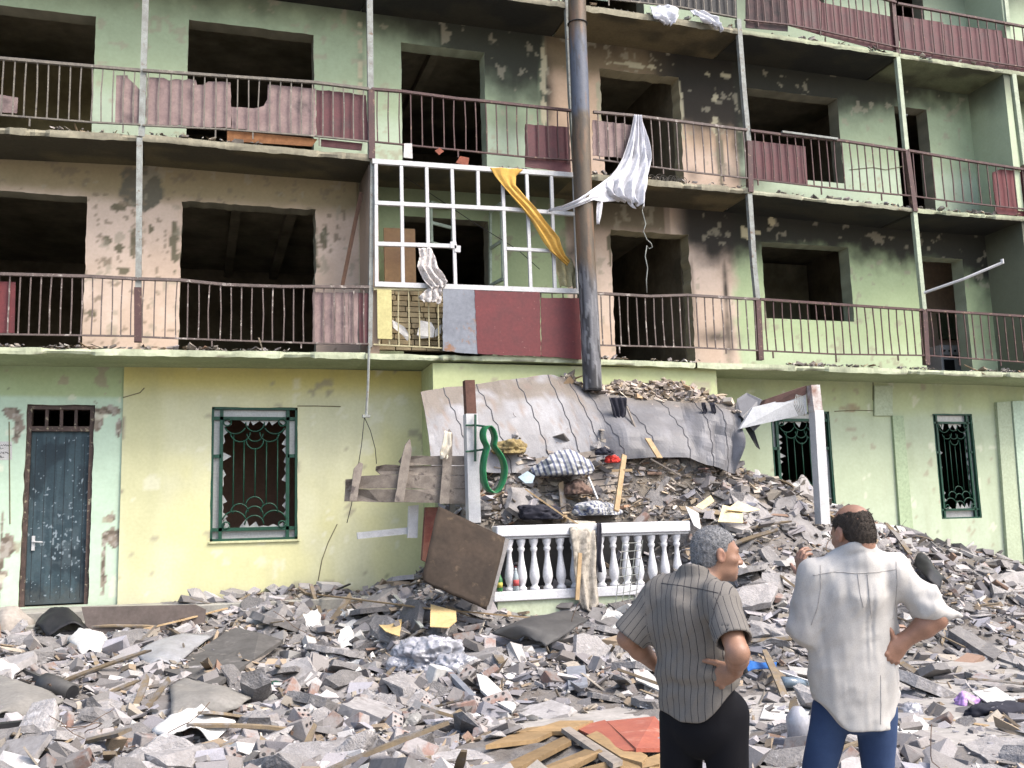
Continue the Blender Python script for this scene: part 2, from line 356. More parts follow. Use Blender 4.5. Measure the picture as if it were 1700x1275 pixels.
def col_mint(X, Z):
    c = np.tile(np.array(MINT), (len(X), 1)); c = mx(c, (.36, .44, .25), sstep(3.72, 3.8, Z))
    c = plaster_break(c, X, Z, ((18, 685, .14, .1), (30, 700, .09, .2), (160, 700, .07, .22), (185, 680, .14, .07), (185, 862, .08, .07), (187, 890, .11, .15), (172, 930, .03, .5), (197, 712, .04, .14), (12, 905, .1, .14), (6, 955, .05, .09), (172, 960, .05, .06), (1, 930, .03, .6)), WY)
    m = sstep(.55, .62, fbm(X*16, Z*16, 0, 33)); br = (np.abs(c-np.array((.24, .2, .16))).sum(1) < .12)*1.; c = mx(c, (.34, .31, .27), br*m); c = mx(c, (.13, .105, .08), br*sstep(.45, .38, fbm(X*13, Z*13, 0, 34)))
    return dirt(c, X, Z, 31)
def col_yel(X, Z):
    n = fbm(X*1.1, Z*.8, 0, 41)
    c = np.tile(np.array(YEL), (len(X), 1)); c = mx(c, (.57, .56, .37), sstep(.4, .65, n))
    c = mx(c, (.56, .48, .13), sstep(3.75, 4.15, Z+.1*n)*.75)
    c = mx(c, (.55, .54, .33), patch(X, Z, 320, 960, .35, .2, .93, rag=.6)*.5)
    c = mx(c, (.45, .44, .2), sstep(0, .5, blob(X, Z, 235, 760, .25, 1.6, .93))*.35)
    c = mx(c, (.7, .7, .6), patch(X, Z, 541, 885, .025, .02, .93))
    c = plaster_break(c, X, Z, ((201, 715, .04, .16), (201, 815, .03, .05)), .93)
    return dirt(c, X, Z, 42)
def col_mid(X, Z):
    c = np.tile(np.array((.42, .46, .25)), (len(X), 1)); return dirt(c, X, Z, 51)
def col_rt(X, Z):
    n = fbm(X*1.1, Z*.9, 0, 61)
    c = np.tile(np.array(PALE), (len(X), 1)); c = mx(c, (.44, .5, .38), sstep(3, 1.5, Z+n)*.7)
    c = mx(c, (.42, .46, .24), sstep(3.6, 3.9, Z+.2*n)*.7)
    c = mx(c, (.32, .27, .17), patch(X, Z, 1412, 677, .3, .06, .93, rag=.8))
    c = mx(c, (.33, .37, .25), sstep(.55, .7, fbm(X*4, Z*.7, 0, 63))*.4)
    return dirt(c, X, Z, 62)
dr = rect(38, 152, 672, 999, WY); w1 = rect(350, 494, 676, 897, .93); w2 = rect(1284, 1383, 683, 850, .93); w3 = rect(1556, 1622, 687, 861, .93)
wall('wall', -4.5, XM, .2, Z1, WY, [(dr[0], dr[1], .86, dr[3], .006)], col_mint, reveal=.2, res=.028)
wall('wall', XM, XA, .2, Z1, .93, [tuple(w1[:4])+(.004,)], col_yel, reveal=.14, rev=(.5, .5, .26))
wall('wall', XA, XB, .2, Z1, .13, [(5.6, 7.2, .95, 3.1, .02)], col_mid)
wall('wall', XB, 19.5, .2, Z1, .93, [tuple(w2[:4])+(.004,), tuple(w3[:4])+(.004,)], col_rt, reveal=.14, rev=(.36, .42, .3))
def plate(name, px4, Y0, Y1, colr, seed, parent=B):
    """raised flat strip of wall, its face Y0 in front of Y1; corner pixels given on the face"""
    q = [UY(x, y, Y0) for x, y in px4]; mb = MB(); mb.prism(q, (0, Y1-Y0, 0)); return link(name, mb, mat('plaster_strip', colr, tuple(.9*v for v in colr), scale=3, rand=.02), parent)
plate('pilaster', [(1482, 640), (1452, 640), (1452, 690), (1482, 690)], .89, .94, PALE, 1)
plate('pilaster', [(1482, 690), (1500, 690), (1521, 930), (1499, 930)], .88, .94, (.36, .44, .28), 2)
plate('pilaster', [(1655, 668), (1678, 666), (1702, 960), (1676, 960)], .86, .94, PALE, 3)
plate('pilaster', [(1681, 666), (1745, 663), (1760, 960), (1705, 960)], .83, .94, (.45, .55, .42), 4)
mb = MB(); mb.box((XA-.0, .131, .2), (XA+.12, .931, Z1-.002)); link('wall_return', mb, mat('return_plaster', (.46, .5, .27), (.42, .46, .25), scale=3), B)
mb = MB(); mb.box((XB-.12, .131, .2), (XB, .931, Z1-.002)); link('wall_return', mb, mat('return_plaster', PALE, scale=3), B)
mb = MB(); mb.box((XM-.003, .932, .2), (XM+.04, .985, Z1-.002)); link('wall_return', mb, mat('return_plaster', YEL, scale=3), B)
# ---- cracks in the plaster (thin raised flakes)
M_crack = mat('crack_line', (.2, .18, .11), scale=20)
for Y, pts in ((.93, [(560, 870), (545, 900), (535, 930), (524, 985)]), (.93, [(493, 674), (525, 674), (565, 675)]), (.93, [(205, 660), (232, 652), (240, 644)]), (.93, [(1449, 632), (1449, 664), (1460, 666), (1460, 680), (1481, 682)]), (.93, [(1386, 683), (1420, 681), (1480, 683)]), (WY, [(16, 700), (16, 870)]), (WY, [(1410, 282), (1450, 278), (1470, 282), (1500, 276)])):
    mb = MB(); mb.tube([UY(x, y, Y-.004)+np.array([.008*random.uniform(-1, 1), 0, 0]) for x, y in pts], .008, 5); link('crack', mb, M_crack, B)
# ---- rooms behind the holes
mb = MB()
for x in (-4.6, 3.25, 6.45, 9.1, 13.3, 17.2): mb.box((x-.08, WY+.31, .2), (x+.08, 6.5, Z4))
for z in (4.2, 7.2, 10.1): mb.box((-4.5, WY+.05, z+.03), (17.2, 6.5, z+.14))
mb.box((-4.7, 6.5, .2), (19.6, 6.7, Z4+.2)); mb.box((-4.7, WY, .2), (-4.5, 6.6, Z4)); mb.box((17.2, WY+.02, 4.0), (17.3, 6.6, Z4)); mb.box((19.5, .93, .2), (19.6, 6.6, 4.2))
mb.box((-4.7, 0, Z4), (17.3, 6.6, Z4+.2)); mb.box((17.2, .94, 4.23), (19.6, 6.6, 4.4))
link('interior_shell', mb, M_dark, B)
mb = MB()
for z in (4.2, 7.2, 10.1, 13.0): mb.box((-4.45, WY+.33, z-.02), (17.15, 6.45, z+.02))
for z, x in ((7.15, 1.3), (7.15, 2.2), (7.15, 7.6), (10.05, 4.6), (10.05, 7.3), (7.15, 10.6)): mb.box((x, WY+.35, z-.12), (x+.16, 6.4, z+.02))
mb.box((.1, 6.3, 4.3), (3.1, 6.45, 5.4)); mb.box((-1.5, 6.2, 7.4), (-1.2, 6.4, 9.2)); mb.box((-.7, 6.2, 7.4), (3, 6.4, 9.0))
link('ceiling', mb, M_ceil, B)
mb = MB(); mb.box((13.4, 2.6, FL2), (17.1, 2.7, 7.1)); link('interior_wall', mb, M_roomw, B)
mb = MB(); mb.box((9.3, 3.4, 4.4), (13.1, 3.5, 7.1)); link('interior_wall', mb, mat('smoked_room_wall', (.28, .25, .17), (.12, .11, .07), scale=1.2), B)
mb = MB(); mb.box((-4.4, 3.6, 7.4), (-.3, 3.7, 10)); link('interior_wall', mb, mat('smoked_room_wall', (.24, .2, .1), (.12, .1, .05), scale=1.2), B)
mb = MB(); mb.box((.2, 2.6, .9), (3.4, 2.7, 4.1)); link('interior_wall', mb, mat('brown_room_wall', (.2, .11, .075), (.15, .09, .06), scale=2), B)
# ---- balcony slabs, one per bay
SLABS = []
def slab(pxb, th, seed, edge, under, under2, Yb=WY):
    SLABS.append((pxb, th)); P = np.array([UY(x, y, 0) for x, y in pxb]); x0, x1 = P[0, 0], P[-1, 0]; n = max(3, int((x1-x0)/.06)); xs = np.linspace(x0, x1, n)
    zb = np.interp(xs, P[:, 0], P[:, 2]); r = fbm(xs*4, seed*3.1, 0, seed, 4)-.5; r2 = fbm(xs*6, seed*1.7, 0, seed+5, 4)-.5
    chip = sstep(.62, .7, fbm(xs*2.2, seed, 0, seed+9))
    yf = .04*np.abs(r)*2+.05*chip; zl = zb+.03*r2+.025*chip; zt = zb+th*.85+.03*r
    V, F, C = [], [], []
    def strip(rows, cols):
        b = len(V); m = len(rows)
        for rr, cc in zip(rows, cols):
            for i in range(n): V.append((xs[i], rr[0][i], rr[1][i])); C.append(cc[i])
        for k in range(m-1):
            for i in range(n-1): F.append((b+k*n+i, b+k*n+i+1, b+(k+1)*n+i+1, b+(k+1)*n+i))
    nz = fbm(xs*3, seed, 0, seed+2); ed = np.array(edge)[None]*(.55+.9*nz[:, None]); dk = np.array((.12, .11, .08))[None]*(.6+.8*nz[:, None])
    m = sstep(.55, .63, fbm(xs*2.5, seed, 0, seed+3))[:, None]; ed1 = ed*(1-m)+dk*m
    strip([(yf, zl), (yf*.6, (zl+zt)/2), (yf*.9, zt)], [ed1, ed, ed])
    us = []; uc = []
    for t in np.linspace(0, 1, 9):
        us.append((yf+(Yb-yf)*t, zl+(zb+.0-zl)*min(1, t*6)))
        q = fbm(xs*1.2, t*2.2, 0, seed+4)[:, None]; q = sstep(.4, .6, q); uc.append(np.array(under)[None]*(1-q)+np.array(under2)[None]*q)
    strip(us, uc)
    strip([(yf*.9, zt), (yf*0+Yb, zt)], [dk, dk]); 
    me = bpy.data.meshes.new('balcony_slab'); o0 = np.array(B.location); me.from_pydata((np.array(V)-o0).tolist(), [], F)
    ob = link('balcony_slab', me, M_slab, B, o0, colors=np.array(C)); 
    mb = MB(); mb.box((x0+.001, Yb-.02, zb.max()+.02), (x1-.001, Yb+.02, zb.max()+th*.8)); return ob
E1 = (.4, .43, .3); E2 = (.24, .22, .16); E3 = (.3, .32, .22)
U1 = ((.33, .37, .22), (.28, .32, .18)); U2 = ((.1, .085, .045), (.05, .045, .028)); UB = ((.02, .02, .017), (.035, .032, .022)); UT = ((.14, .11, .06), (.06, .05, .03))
slab([(-60, 587), (0, 587), (230, 591), (607, 596)], .11, 1, E1, *U1)
slab([(607, 596), (900, 601), (962, 603), (1158, 611)], .1, 2, E1, *U1)
slab([(1158, 611), (1395, 618), (1696, 627), (1800, 632)], .11, 3, E1, *U1)
slab([(-70, 219), (0, 222), (235, 235)], .12, 4, E2, *U2); slab([(236, 234), (420, 251), (616, 267)], .12, 5, E2, *U2)
slab([(616, 272), (952, 296)], .1, 6, E2, *U2); slab([(952, 296), (1089, 309), (1247, 322)], .13, 7, E2, *UT)
slab([(1248, 322), (1370, 336), (1519, 352)], .09, 8, (.3, .3, .22), *UB); slab([(1520, 353), (1700, 367), (1800, 375)], .1, 9, E3, *UB)
slab([(-70, -110), (243, -85)], .12, 10, E2, *UB); slab([(244, -85), (615, -33)], .12, 11, E2, *UB); slab([(616, -32), (949, 14)], .12, 12, E2, *UB)
slab([(950, 15), (976, 19), (1229, 56)], .13, 13, E2, *UT); slab([(1230, 56), (1493, 95)], .1, 14, E3, *UB); slab([(1494, 96), (1678, 123), (1800, 141)], .1, 15, E3, (.16, .17, .1), (.07, .07, .045))
# ---- partitions between balconies
def fin(X, z0, z1, colr, Yf=.04):
    def cf(Xa, Za):
        c = np.tile(np.array(colr), (len(Xa), 1)); return mx(c, SOOT, np.clip(sstep(z1-.9, z1, Za+.4*(fbm(Xa*2, Za*2, 0, 71)-.5))*.8, 0, 1))
    ys = np.linspace(Yf, WY, 16); zs = np.linspace(z0, z1, 44); V, C, F = [], [], []
    for k, xx in enumerate((X-.07, X+.07)):
        for y in ys:
            for z in zs: V.append((xx, y, z))
    n = 44
    for k in range(2):
        b = k*16*n
        for i in range(15):
            for j in range(n-1): F.append((b+i*n+j, b+(i+1)*n+j, b+(i+1)*n+j+1, b+i*n+j+1))
    for j in range(n-1): F.append((j, j+1, 16*n+j+1, 16*n+j))
    V = np.array(V); me = bpy.data.meshes.new('partition'); o0 = np.array(B.location); me.from_pydata((V-o0).tolist(), [], F)
    return link('partition', me, M_wall, B, o0, colors=cf(V[:, 1]*1.3, V[:, 2]))
fin(15.55, FL3, Z3, (.4, .46, .32)); fin(15.6, FL2, Z2, (.16, .17, .12)); fin(15.7, Z3+.1, Z4, (.38, .44, .32)); fin(3.3, FL2, Z2-.02, (.36, .27, .2), .06)
# ---- posts
for pts, mt, wd in (([(243, -40), (235, 228)], M_greypost, .085), ([(232, 230), (229, 567)], M_greypost, .08), ([(613, -40), (616, 262)], M_greypost, .09), ([(618, 268), (614, 577)], M_greypost, .06), ([(940, -30), (948, 160), (957, 295)], M_greypost, .09), ([(958, 297), (966, 600)], M_greypost, .07), ([(1225, 33), (1234, 150), (1243, 250)], M_greypost, .085), ([(1243, 322), (1251, 440), (1257, 500)], M_greypost, .085), ([(1489, 95), (1504, 250)], M_greenpost, .085), ([(1517, 352), (1533, 515)], M_greenpost, .085), ([(1681, 124), (1700, 275)], M_greenpost, .1), ([(1478, -30), (1489, 90)], M_red, .08), ([(1665, -30), (1672, 40)], M_greenpost, .09)):
    mb = MB(); q = [UY(x, y, .045) for x, y in pts]
    for a, b in zip(q, q[1:]): mb.bar(a, b, wd, .08)
    link('balcony_post', mb, mt, B)
for pts in ([(1243, 235), (1245, 320)], [(1257, 497), (1262, 598)], [(1504, 250), (1518, 352)], [(1533, 515), (1538, 606)], [(229, 478), (229, 568)], [(616, 150), (617, 265)], [(1700, 275), (1706, 362)]):
    mb = MB(); q = [UY(x, y, .025) for x, y in pts]; mb.bar(q[0], q[1], .095, .09); link('balcony_post', mb, M_red, B)
# ================================================================ railings, infill boards, glazed balcony
RR = random.Random(5)
def railing(top, bot, n, mt=M_bar, feet=(), Y=0., skip=()):
    T = [UY(x, y, Y) for x, y in top]; Bo = [UY(x, y, Y) for x, y in bot]; mb = MB()
    for P, h, d in ((T, .04, .05), (Bo, .022, .03)):
        for a, b in zip(P, P[1:]): mb.bar(a-(b-a)*.002, b+(b-a)*.002, h, d)
    T, Bo = np.array(T), np.array(Bo); xs = np.linspace(T[0, 0], T[-1, 0], n+1)[:-1]+(T[-1, 0]-T[0, 0])/n/2
    for x in xs:
        if any(a < x < b for a, b in skip): continue
        zt, zb = np.interp(x, T[:, 0], T[:, 2]), np.interp(x, Bo[:, 0], Bo[:, 2])
        b = RR.uniform(-.012, .012); by = RR.uniform(-.01, .01); m = (x+b+RR.uniform(-.006, .006), Y+by, (zt+zb)/2)
        p0, p1 = (x+b*.4, Y, zb), (x, Y, zt); mb.bar(p0, m, .017, .017); mb.bar(m, p1, .017, .017)
    for px, dz in feet:
        x = UY(px, bot[0][1], Y)[0]; z = np.interp(x, Bo[:, 0], Bo[:, 2]); mb.bar((x, Y, z), (x, Y, z-dz), .02, .02)
    return link('railing', mb, mt, B)
def board(par, px, mt, Y=.035, th=.012, label=None, tilt=0.):
    mb = MB(); mb.prism([UY(x, y, Y)+np.array([0, tilt*(k % 2), 0]) for k, (x, y) in enumerate(px)], (0, th, 0))
    o = link('infill_panel', mb, mt, par); 
    if label: o['label'] = label
    return o
def frill(pts, amp=2, seed=0, step=7):
    """break up a straight polygon so torn edges look torn"""
    r = random.Random(seed); out = []
    for (x0, y0), (x1, y1) in zip(pts, pts[1:]+pts[:1]):
        n = max(1, int(math.hypot(x1-x0, y1-y0)/step))
        for k in range(n):
            a = amp if k else amp*.3; out.append((x0+(x1-x0)*k/n+r.uniform(-a, a), y0+(y1-y0)*k/n+r.uniform(-a, a)))
    return out
# storey two
r = railing([(-45, 453), (0, 455), (151, 459), (228, 463)], [(-45, 554), (0, 555), (228, 558)], 16, feet=((132, .1),))
board(r, [(-45, 466), (26, 468), (24, 553), (-45, 552)], M_redsheet)
r = railing([(230, 463), (297, 465), (376, 473), (467, 476), (523, 476), (612, 477)], [(230, 559), (301, 562), (376, 565), (523, 570), (612, 571)], 22, feet=((352, .1), (500, .08)))
for a, b in ((519, 538), (539, 556), (557, 578), (579, 594)): board(r, frill([(a, 485), (b, 486), (b, 571), (a, 570)], .8, a), M_pinkpanel)
board(r, [(595, 486), (612, 487), (612, 574), (597, 572)], M_redpanel)
r = railing([(620, 480), (735, 481)], [(620, 572), (735, 578)], 7, mat('yellowed_bar', (.4, .36, .22), scale=9))
board(r, [(626, 480), (650, 481), (651, 563), (627, 562)], M_ylboard, Y=-.03, th=.014)
def bricks(px0, px1, py0, py1, Y, parent):
    a, b = UY(px0, py1, Y), UY(px1, py0, Y); mb = MB(); h = .085; rows = int((b[2]-a[2])/h)
    for i in range(rows+1):
        x = a[0]-.2*(i % 2)
        while x < b[0]:
            L = RR.uniform(.2, .27); z = a[2]+i*h
            if x+L > a[0]: mb.box((max(x, a[0]), Y+RR.uniform(-.012, .012), z), (min(x+L-.013, b[0]), Y+.1, min(z+h-.013, b[2]+.05)))
            x += L
    link('brick_infill', mb, M_brick, parent, bevel=.006)
bricks(628, 738, 482, 580, .22, r)
r2 = railing([(735, 480), (962, 486)], [(735, 582), (962, 594)], 12, M_bar)
board(r2, frill([(735, 478), (787, 481), (792, 520), (793, 588), (735, 582)], .8, 3), M_galv, Y=-.045, th=.006)
board(r2, frill([(788, 482), (840, 484), (896, 485), (898, 592), (850, 590), (793, 587)], .7, 4), M_redsheet, Y=-.05, th=.006)
board(r2, frill([(898, 494), (962, 495), (966, 597), (899, 591)], .7, 5), M_redsheet, Y=-.04, th=.006)
r = railing([(990, 487), (1027, 489), (1078, 492), (1140, 490), (1208, 494), (1258, 497)], [(990, 573), (1156, 577), (1258, 582)], 19, M_bar, feet=((1028, .12), (1205, .08)))
r = railing([(1262, 497), (1412, 507), (1533, 515)], [(1262, 582), (1387, 588), (1534, 590)], 20, M_red, feet=((1283, .12), (1387, .14), (1490, .1)))
r = railing([(1537, 515), (1696, 525), (1790, 531)], [(1537, 590), (1696, 601), (1790, 607)], 19, M_red, feet=((1592, .14), (1660, .1)))
# storey three
r = railing([(-60, 92), (0, 97), (113, 107), (233, 117)], [(-60, 186), (0, 191), (150, 203), (233, 207)], 16, M_barblk, feet=((50, .13), (205, .13)))
board(r, [(-40, 150), (18, 160), (30, 162), (28, 188), (-40, 184)], M_pinkpanel, Y=.3)
r = railing([(237, 117), (376, 127), (523, 137), (612, 148)], [(237, 208), (376, 215), (523, 226), (612, 235)], 21, M_barblk, feet=((358, .14), (420, .12), (530, .14)))
board(r, [(193, 125), (212, 125), (213, 130), (226, 142), (233, 150), (236, 207), (191, 203)], M_pinkpanel)
board(r, frill([(244, 129), (272, 129), (281, 134), (290, 131), (305, 133), (313, 131), (325, 133), (327, 141), (337, 141), (346, 135), (383, 137), (384, 212), (242, 206)], 1, 7), M_pinkpanel)
board(r, frill([(384, 177), (420, 180), (438, 176), (444, 165), (445, 140), (490, 144), (524, 147), (525, 226), (384, 213)], .8, 8), M_pinkpanel, Y=.04)
board(r, frill([(525, 149), (560, 152), (608, 158), (612, 235), (525, 227)], .8, 9), M_redpanel, Y=.05)
board(r, [(377, 216), (500, 228), (527, 231), (518, 243), (377, 234)], mat('rust_board', (.34, .16, .07), (.25, .11, .05), scale=5), Y=.09)
board(r, [(533, 231), (602, 238), (600, 250), (533, 243)], M_redpanel, Y=.09)
r = railing([(617, 148), (668, 152), (758, 164), (812, 169), (950, 184)], [(617, 235), (758, 249), (865, 260), (950, 266)], 19, M_red, feet=((760, .12), (680, .1)))
board(r, frill([(872, 206), (945, 211), (948, 287), (872, 277)], .8, 10), M_redpanel)
r = railing([(985, 186), (1050, 192), (1138, 203), (1240, 216)], [(985, 264), (1082, 277), (1160, 287), (1242, 296)], 18, M_bar, feet=((1100, .1), (1200, .1)))
board(r, frill([(984, 199), (1048, 207), (1048, 264), (984, 258)], 1, 11), M_pinkpanel)
r = railing([(1246, 217), (1300, 224), (1400, 234), (1503, 250)], [(1247, 297), (1300, 303), (1403, 315), (1510, 325)], 20, M_red, feet=((1258, .1), (1362, .14), (1461, .14)))
board(r, [(1246, 233), (1337, 243), (1341, 306), (1247, 295)], M_redpanel)
r = railing([(1507, 250), (1600, 266), (1697, 281), (1790, 296)], [(1511, 325), (1578, 334), (1690, 346), (1790, 357)], 19, M_red, feet=((1570, .12), (1650, .12)))
board(r, frill([(1648, 286), (1660, 281), (1700, 286), (1790, 298), (1790, 366), (1656, 355), (1652, 330)], 1, 13), M_redsheet, Y=.05)
mb = MB(); mb.bar(UY(1298, 219, -.03), UY(1390, 231, -.03), .035, .05); link('handrail_board', mb, M_greypost, r)
# storey four
r = railing([(955, -85), (1222, -50)], [(955, -8), (1130, 12), (1222, 29)], 20, M_barblk, feet=((1010, .12), (1150, .12)))
board(r, [(1050, -45), (1222, -22), (1224, 31), (1150, 18), (1050, 2)], M_black)
board(r, [(985, -50), (1010, -48), (1010, 2), (985, -1)], mat('green_board', (.3, .4, .33)))
r = railing([(1232, -48), (1400, -22), (1487, 4)], [(1236, 33), (1310, 41), (1360, 50), (1492, 79)], 20, M_red, feet=((1258, .1), (1360, .1), (1452, .1)))
board(r, [(1238, -35), (1308, -10), (1308, 52), (1238, 46)], mat('scorched_panel', (.09, .055, .055), (.04, .035, .035), scale=5))
board(r, [(1308, -12), (1363, 2), (1363, 58), (1308, 42)], M_redpanel); board(r, [(1364, 4), (1478, 27), (1491, 86), (1444, 79), (1364, 58)], M_redpanel, Y=.04)
r = railing([(1490, 6), (1665, 38), (1790, 61)], [(1494, 80), (1570, 92), (1697, 111), (1790, 125)], 20, M_red)
board(r, [(1490, 26), (1566, 37), (1570, 100), (1496, 88)], M_redpanel); board(r, [(1567, 40), (1663, 51), (1674, 118), (1571, 101)], M_redpanel, Y=.04); board(r, [(1664, 62), (1790, 85), (1790, 140), (1675, 118)], M_redpanel)
# ---- glazed balcony frame
mb = MB()
def vb(p, q, w=.055, d=.05): mb.bar(UY(*p, -.02), UY(*q, -.02), w, d)
for p, q in (((624, 270), (625, 473)), ((666, 276), (669, 474)), ((708, 278), (712, 474)), ((750, 280), (756, 475)), ((793, 284), (794, 343)), ((834, 287), (840, 478)), ((874, 290), (881, 480)), ((915, 293), (921, 480)), ((953, 295), (960, 484))): vb(p, q, .05, .048)
for p, q, ww in (((618, 268), (952, 291), .075), ((622, 337), (836, 347), .06), ((836, 347), (955, 356), .06), ((624, 405), (758, 409), .06), ((840, 413), (918, 417), .05), ((622, 472), (962, 484), .075)): vb(p, q, ww, .056)
for p in ((759, 413), (752, 407)): mb.bar(UY(p[0]-5, p[1], -.03), UY(p[0]+5, p[1]+1, -.03), .1, .05)
link('veranda_frame', mb, M_white, B)
def casement(hx, y0, y1, dx, Yo, cross=True):
    """casement hinged at pixel column hx on the wall and swung out to depth Yo"""
    a0, a1 = UY(hx, y1, WY-.01), UY(hx, y0, WY-.01); b0 = UY(hx+dx, y1, Yo); b0[2] = a0[2]; b1 = b0.copy(); b1[2] = a1[2]
    mb = MB(); n = (b0-a0); n = np.cross(n, (0, 0, 1)); n /= np.linalg.norm(n)
    for p, q in ((a0, a1), (b0, b1), (a0, b0), (a1, b1), ((a0*.5+a1*.5), (b0*.5+b1*.5))): mb.bar(p, q, .05, .04, n)
    return link('casement', mb, mat('pale_green_frame', (.42, .5, .4), scale=8), B)
casement(814, 352, 474, 22, .5); casement(752, 346, 412, -36, .75)
# ================================================================ ground floor windows with grilles
def grille_window(o, Y, seed, dark=()):
    x0, x1, z0, z1 = o[:4]; W, H = x1-x0, z1-z0; sc = min(1, W/1.2)
    Wn = tag(thing('window', None, None), None); Wn.parent = B; Wn.location = tuple(np.array([(x0+x1)/2, Y, z0])-np.array(B.location))
    pt = lambda u, v, dy=0.: np.array([x0+u*W, Y+.05+dy, z1-v*H])
    mb = MB(); ux, vy = .115, .085
    for a, b, ww in (((0, 0), (1, 0), .07), ((0, 1), (1, 1), .07), ((0, 0), (0, 1), .07), ((1, 0), (1, 1), .07)): mb.bar(pt(*a, -.01), pt(*b, -.01), ww*sc, .06)
    for a, b in (((ux, 0), (ux, 1)), ((1-ux, 0), (1-ux, 1)), ((0, vy), (1, vy)), ((0, 1-vy), (1, 1-vy)), ((0, .37), (ux, .37)), ((1-ux, .37), (1, .37))): mb.bar(pt(*a), pt(*b), .05*sc, .045)
    link('window_frame', mb, M_green, Wn)
    mb = MB(); ax = W/H
    def arc(cu, cv, r, a0, a1, n=10): mb.tube([pt(cu+r*math.cos(t), cv+r*math.sin(t)*ax, -.03) for t in np.linspace(a0, a1, n)], .011*max(sc, .8), 5)
    pi = math.pi
    for u in (.255, .375, .505, .635, .765): mb.tube([pt(u, .21 if u in (.255, .765) else .26 if u != .505 else .31, -.03), pt(u, .80 if u in (.255, .765) else .74 if u != .505 else .68, -.03)], .01*max(sc, .8), 5)
    for cu, cv, r, a0, a1 in ((.5, .20, .095, 0, pi), (.33, .19, .115, 0, pi*.95), (.67, .19, .115, .05*pi, pi), (.5, .255, .1, -.1, pi+.1), (.5, .115, .11, 0, pi), (.27, .12, .13, .15*pi, .85*pi), (.73, .12, .13, .15*pi, .85*pi), (.18, .115, .045, 0, 2*pi), (.82, .115, .045, 0, 2*pi)): arc(cu, cv, r, a0, a1)
    for cu, cv, r, a0, a1 in ((.5, .74, .1, pi, 2*pi), (.33, .79, .1, pi, 2*pi), (.67, .79, .1, pi, 2*pi), (.5, .81, .1, pi-.1, 2*pi+.1), (.5, .885, .11, pi, 2*pi), (.27, .87, .14, 1.1*pi, 1.9*pi), (.73, .87, .14, 1.1*pi, 1.9*pi), (.18, .885, .04, 0, 2*pi), (.82, .885, .04, 0, 2*pi)): arc(cu, cv, r, a0, a1)
    link('grille', mb, M_green, Wn, smooth=True)
    r = random.Random(seed); mb = MB()
    def pane(poly): mb.prism([pt(u, v, .03) for u, v in poly], (0, .005, 0))
    cells = {'tl': (0, ux, 0, vy), 'tr': (1-ux, 1, 0, vy), 't': (ux, 1-ux, 0, vy), 'b': (ux, 1-ux, 1-vy, 1), 'bl': (0, ux, 1-vy, 1), 'br': (1-ux, 1, 1-vy, 1), 'l1': (0, ux, vy, .37), 'l2': (0, ux, .37, 1-vy), 'r1': (1-ux, 1, vy, .37), 'r2': (1-ux, 1, .37, 1-vy)}
    for k, (a, b, c, d) in cells.items():
        if k in dark: continue
        pane([(a, c), (b, c), (b, d), (a, d)])
    def jag(side, n, d):
        for i in range(n):
            if r.random() < .12: continue
            a, b = i/n, (i+1)/n; m = (a+b)/2+r.uniform(-.3, .3)/n; dd = d*r.uniform(.3, 1.3); e = d*.25
            if side in 'LR':
                q = [(0, a), (e, a), (dd, m), (e, b), (0, b)]; s = lambda t, w: ((ux+t) if side == 'L' else (1-ux-t), vy+w*(1-2*vy))
            else:
                q = [(a, 0), (a, e), (m, dd), (b, e), (b, 0)]; s = lambda t, w: (ux+t*(1-2*ux), (vy+w*.75) if side == 'T' else (1-vy-w*.75))
            pane([s(*z) for z in q])
    jag('L', 13, .11); jag('R', 12, .06); jag('T', 7, .08); jag('B', 7, .09)
    link('broken_glass', mb, M_glass, Wn)
grille_window(w1, .93, 1, ('tr', 'r2')); grille_window(w2, .93, 2, ('l2', 'r1')); grille_window(w3, .93, 3, ('l2',))
sill = MB(); sill.box((w1[0]-.02, .9, w1[2]-.03), (w1[1]+.03, .96, w1[2]-.002)); link('window_sill', sill, mat('sill_plaster', (.6, .6, .36)), B)
# ================================================================ door with transom
D = thing('door', None, None); D.parent = B; D.location = tuple(np.array([(dr[0]+dr[1])/2, WY, .87])-np.array(B.location))
zt = UY(95, 713, WY)[2]
mb = MB(); mb.box((dr[0]+.06, WY+.1, .88), (dr[1]-.06, WY+.15, zt-.02)); leaf = link('door_leaf', mb, M_door, D)
mb = MB(); x0, x1 = dr[0]+.06, dr[1]-.06
for k in range(6):
    x = x0+(x1-x0)*(k+.5)/6; mb.box((x-.003, WY+.096, .95), (x+.003, WY+.1, zt-.1))
link('board_joint', mb, M_black, leaf)
# worn paint with whitewash splashes low on the door
xs_, zs_ = np.linspace(x0+.002, x1-.002, 90), np.linspace(.885, zt-.025, 240); XX_, ZZ_ = np.meshgrid(xs_, zs_, indexing='ij'); mb = MB(); mb.grid(np.stack([XX_, np.full_like(XX_, WY+.0975), ZZ_], -1))
u_, z_ = ((XX_-x0)/(x1-x0)).ravel(), ZZ_.ravel(); xf = XX_.ravel()
cd = np.tile(np.array((.027, .05, .062)), (len(u_), 1)); cd = mx(cd, (.045, .075, .088), sstep(.5, .62, fbm(xf*14, z_*1.2, 0, 801))*.8); cd = mx(cd, (.018, .033, .042), sstep(.55, .65, fbm(xf*3, z_*2, 0, 802)))
dn = np.exp(-((z_-1.75-.3*(.5-u_))/.5)**2)*(.5+.5*np.exp(-((u_-.55)/.35)**2)); sp = fbm(xf*32, z_*26, 0, 803, 2); cd = mx(cd, (.24, .29, .32), sstep(.83-.15*dn, .86-.15*dn, sp)*.9); cd = mx(cd, (.09, .12, .135), dn*sstep(.45, .65, fbm(xf*9, z_*9, 0, 804))*.5)
cd = mx(cd, (.07, .075, .07), sstep(1.2, .88, z_+.3*(sp-.5))*.6)
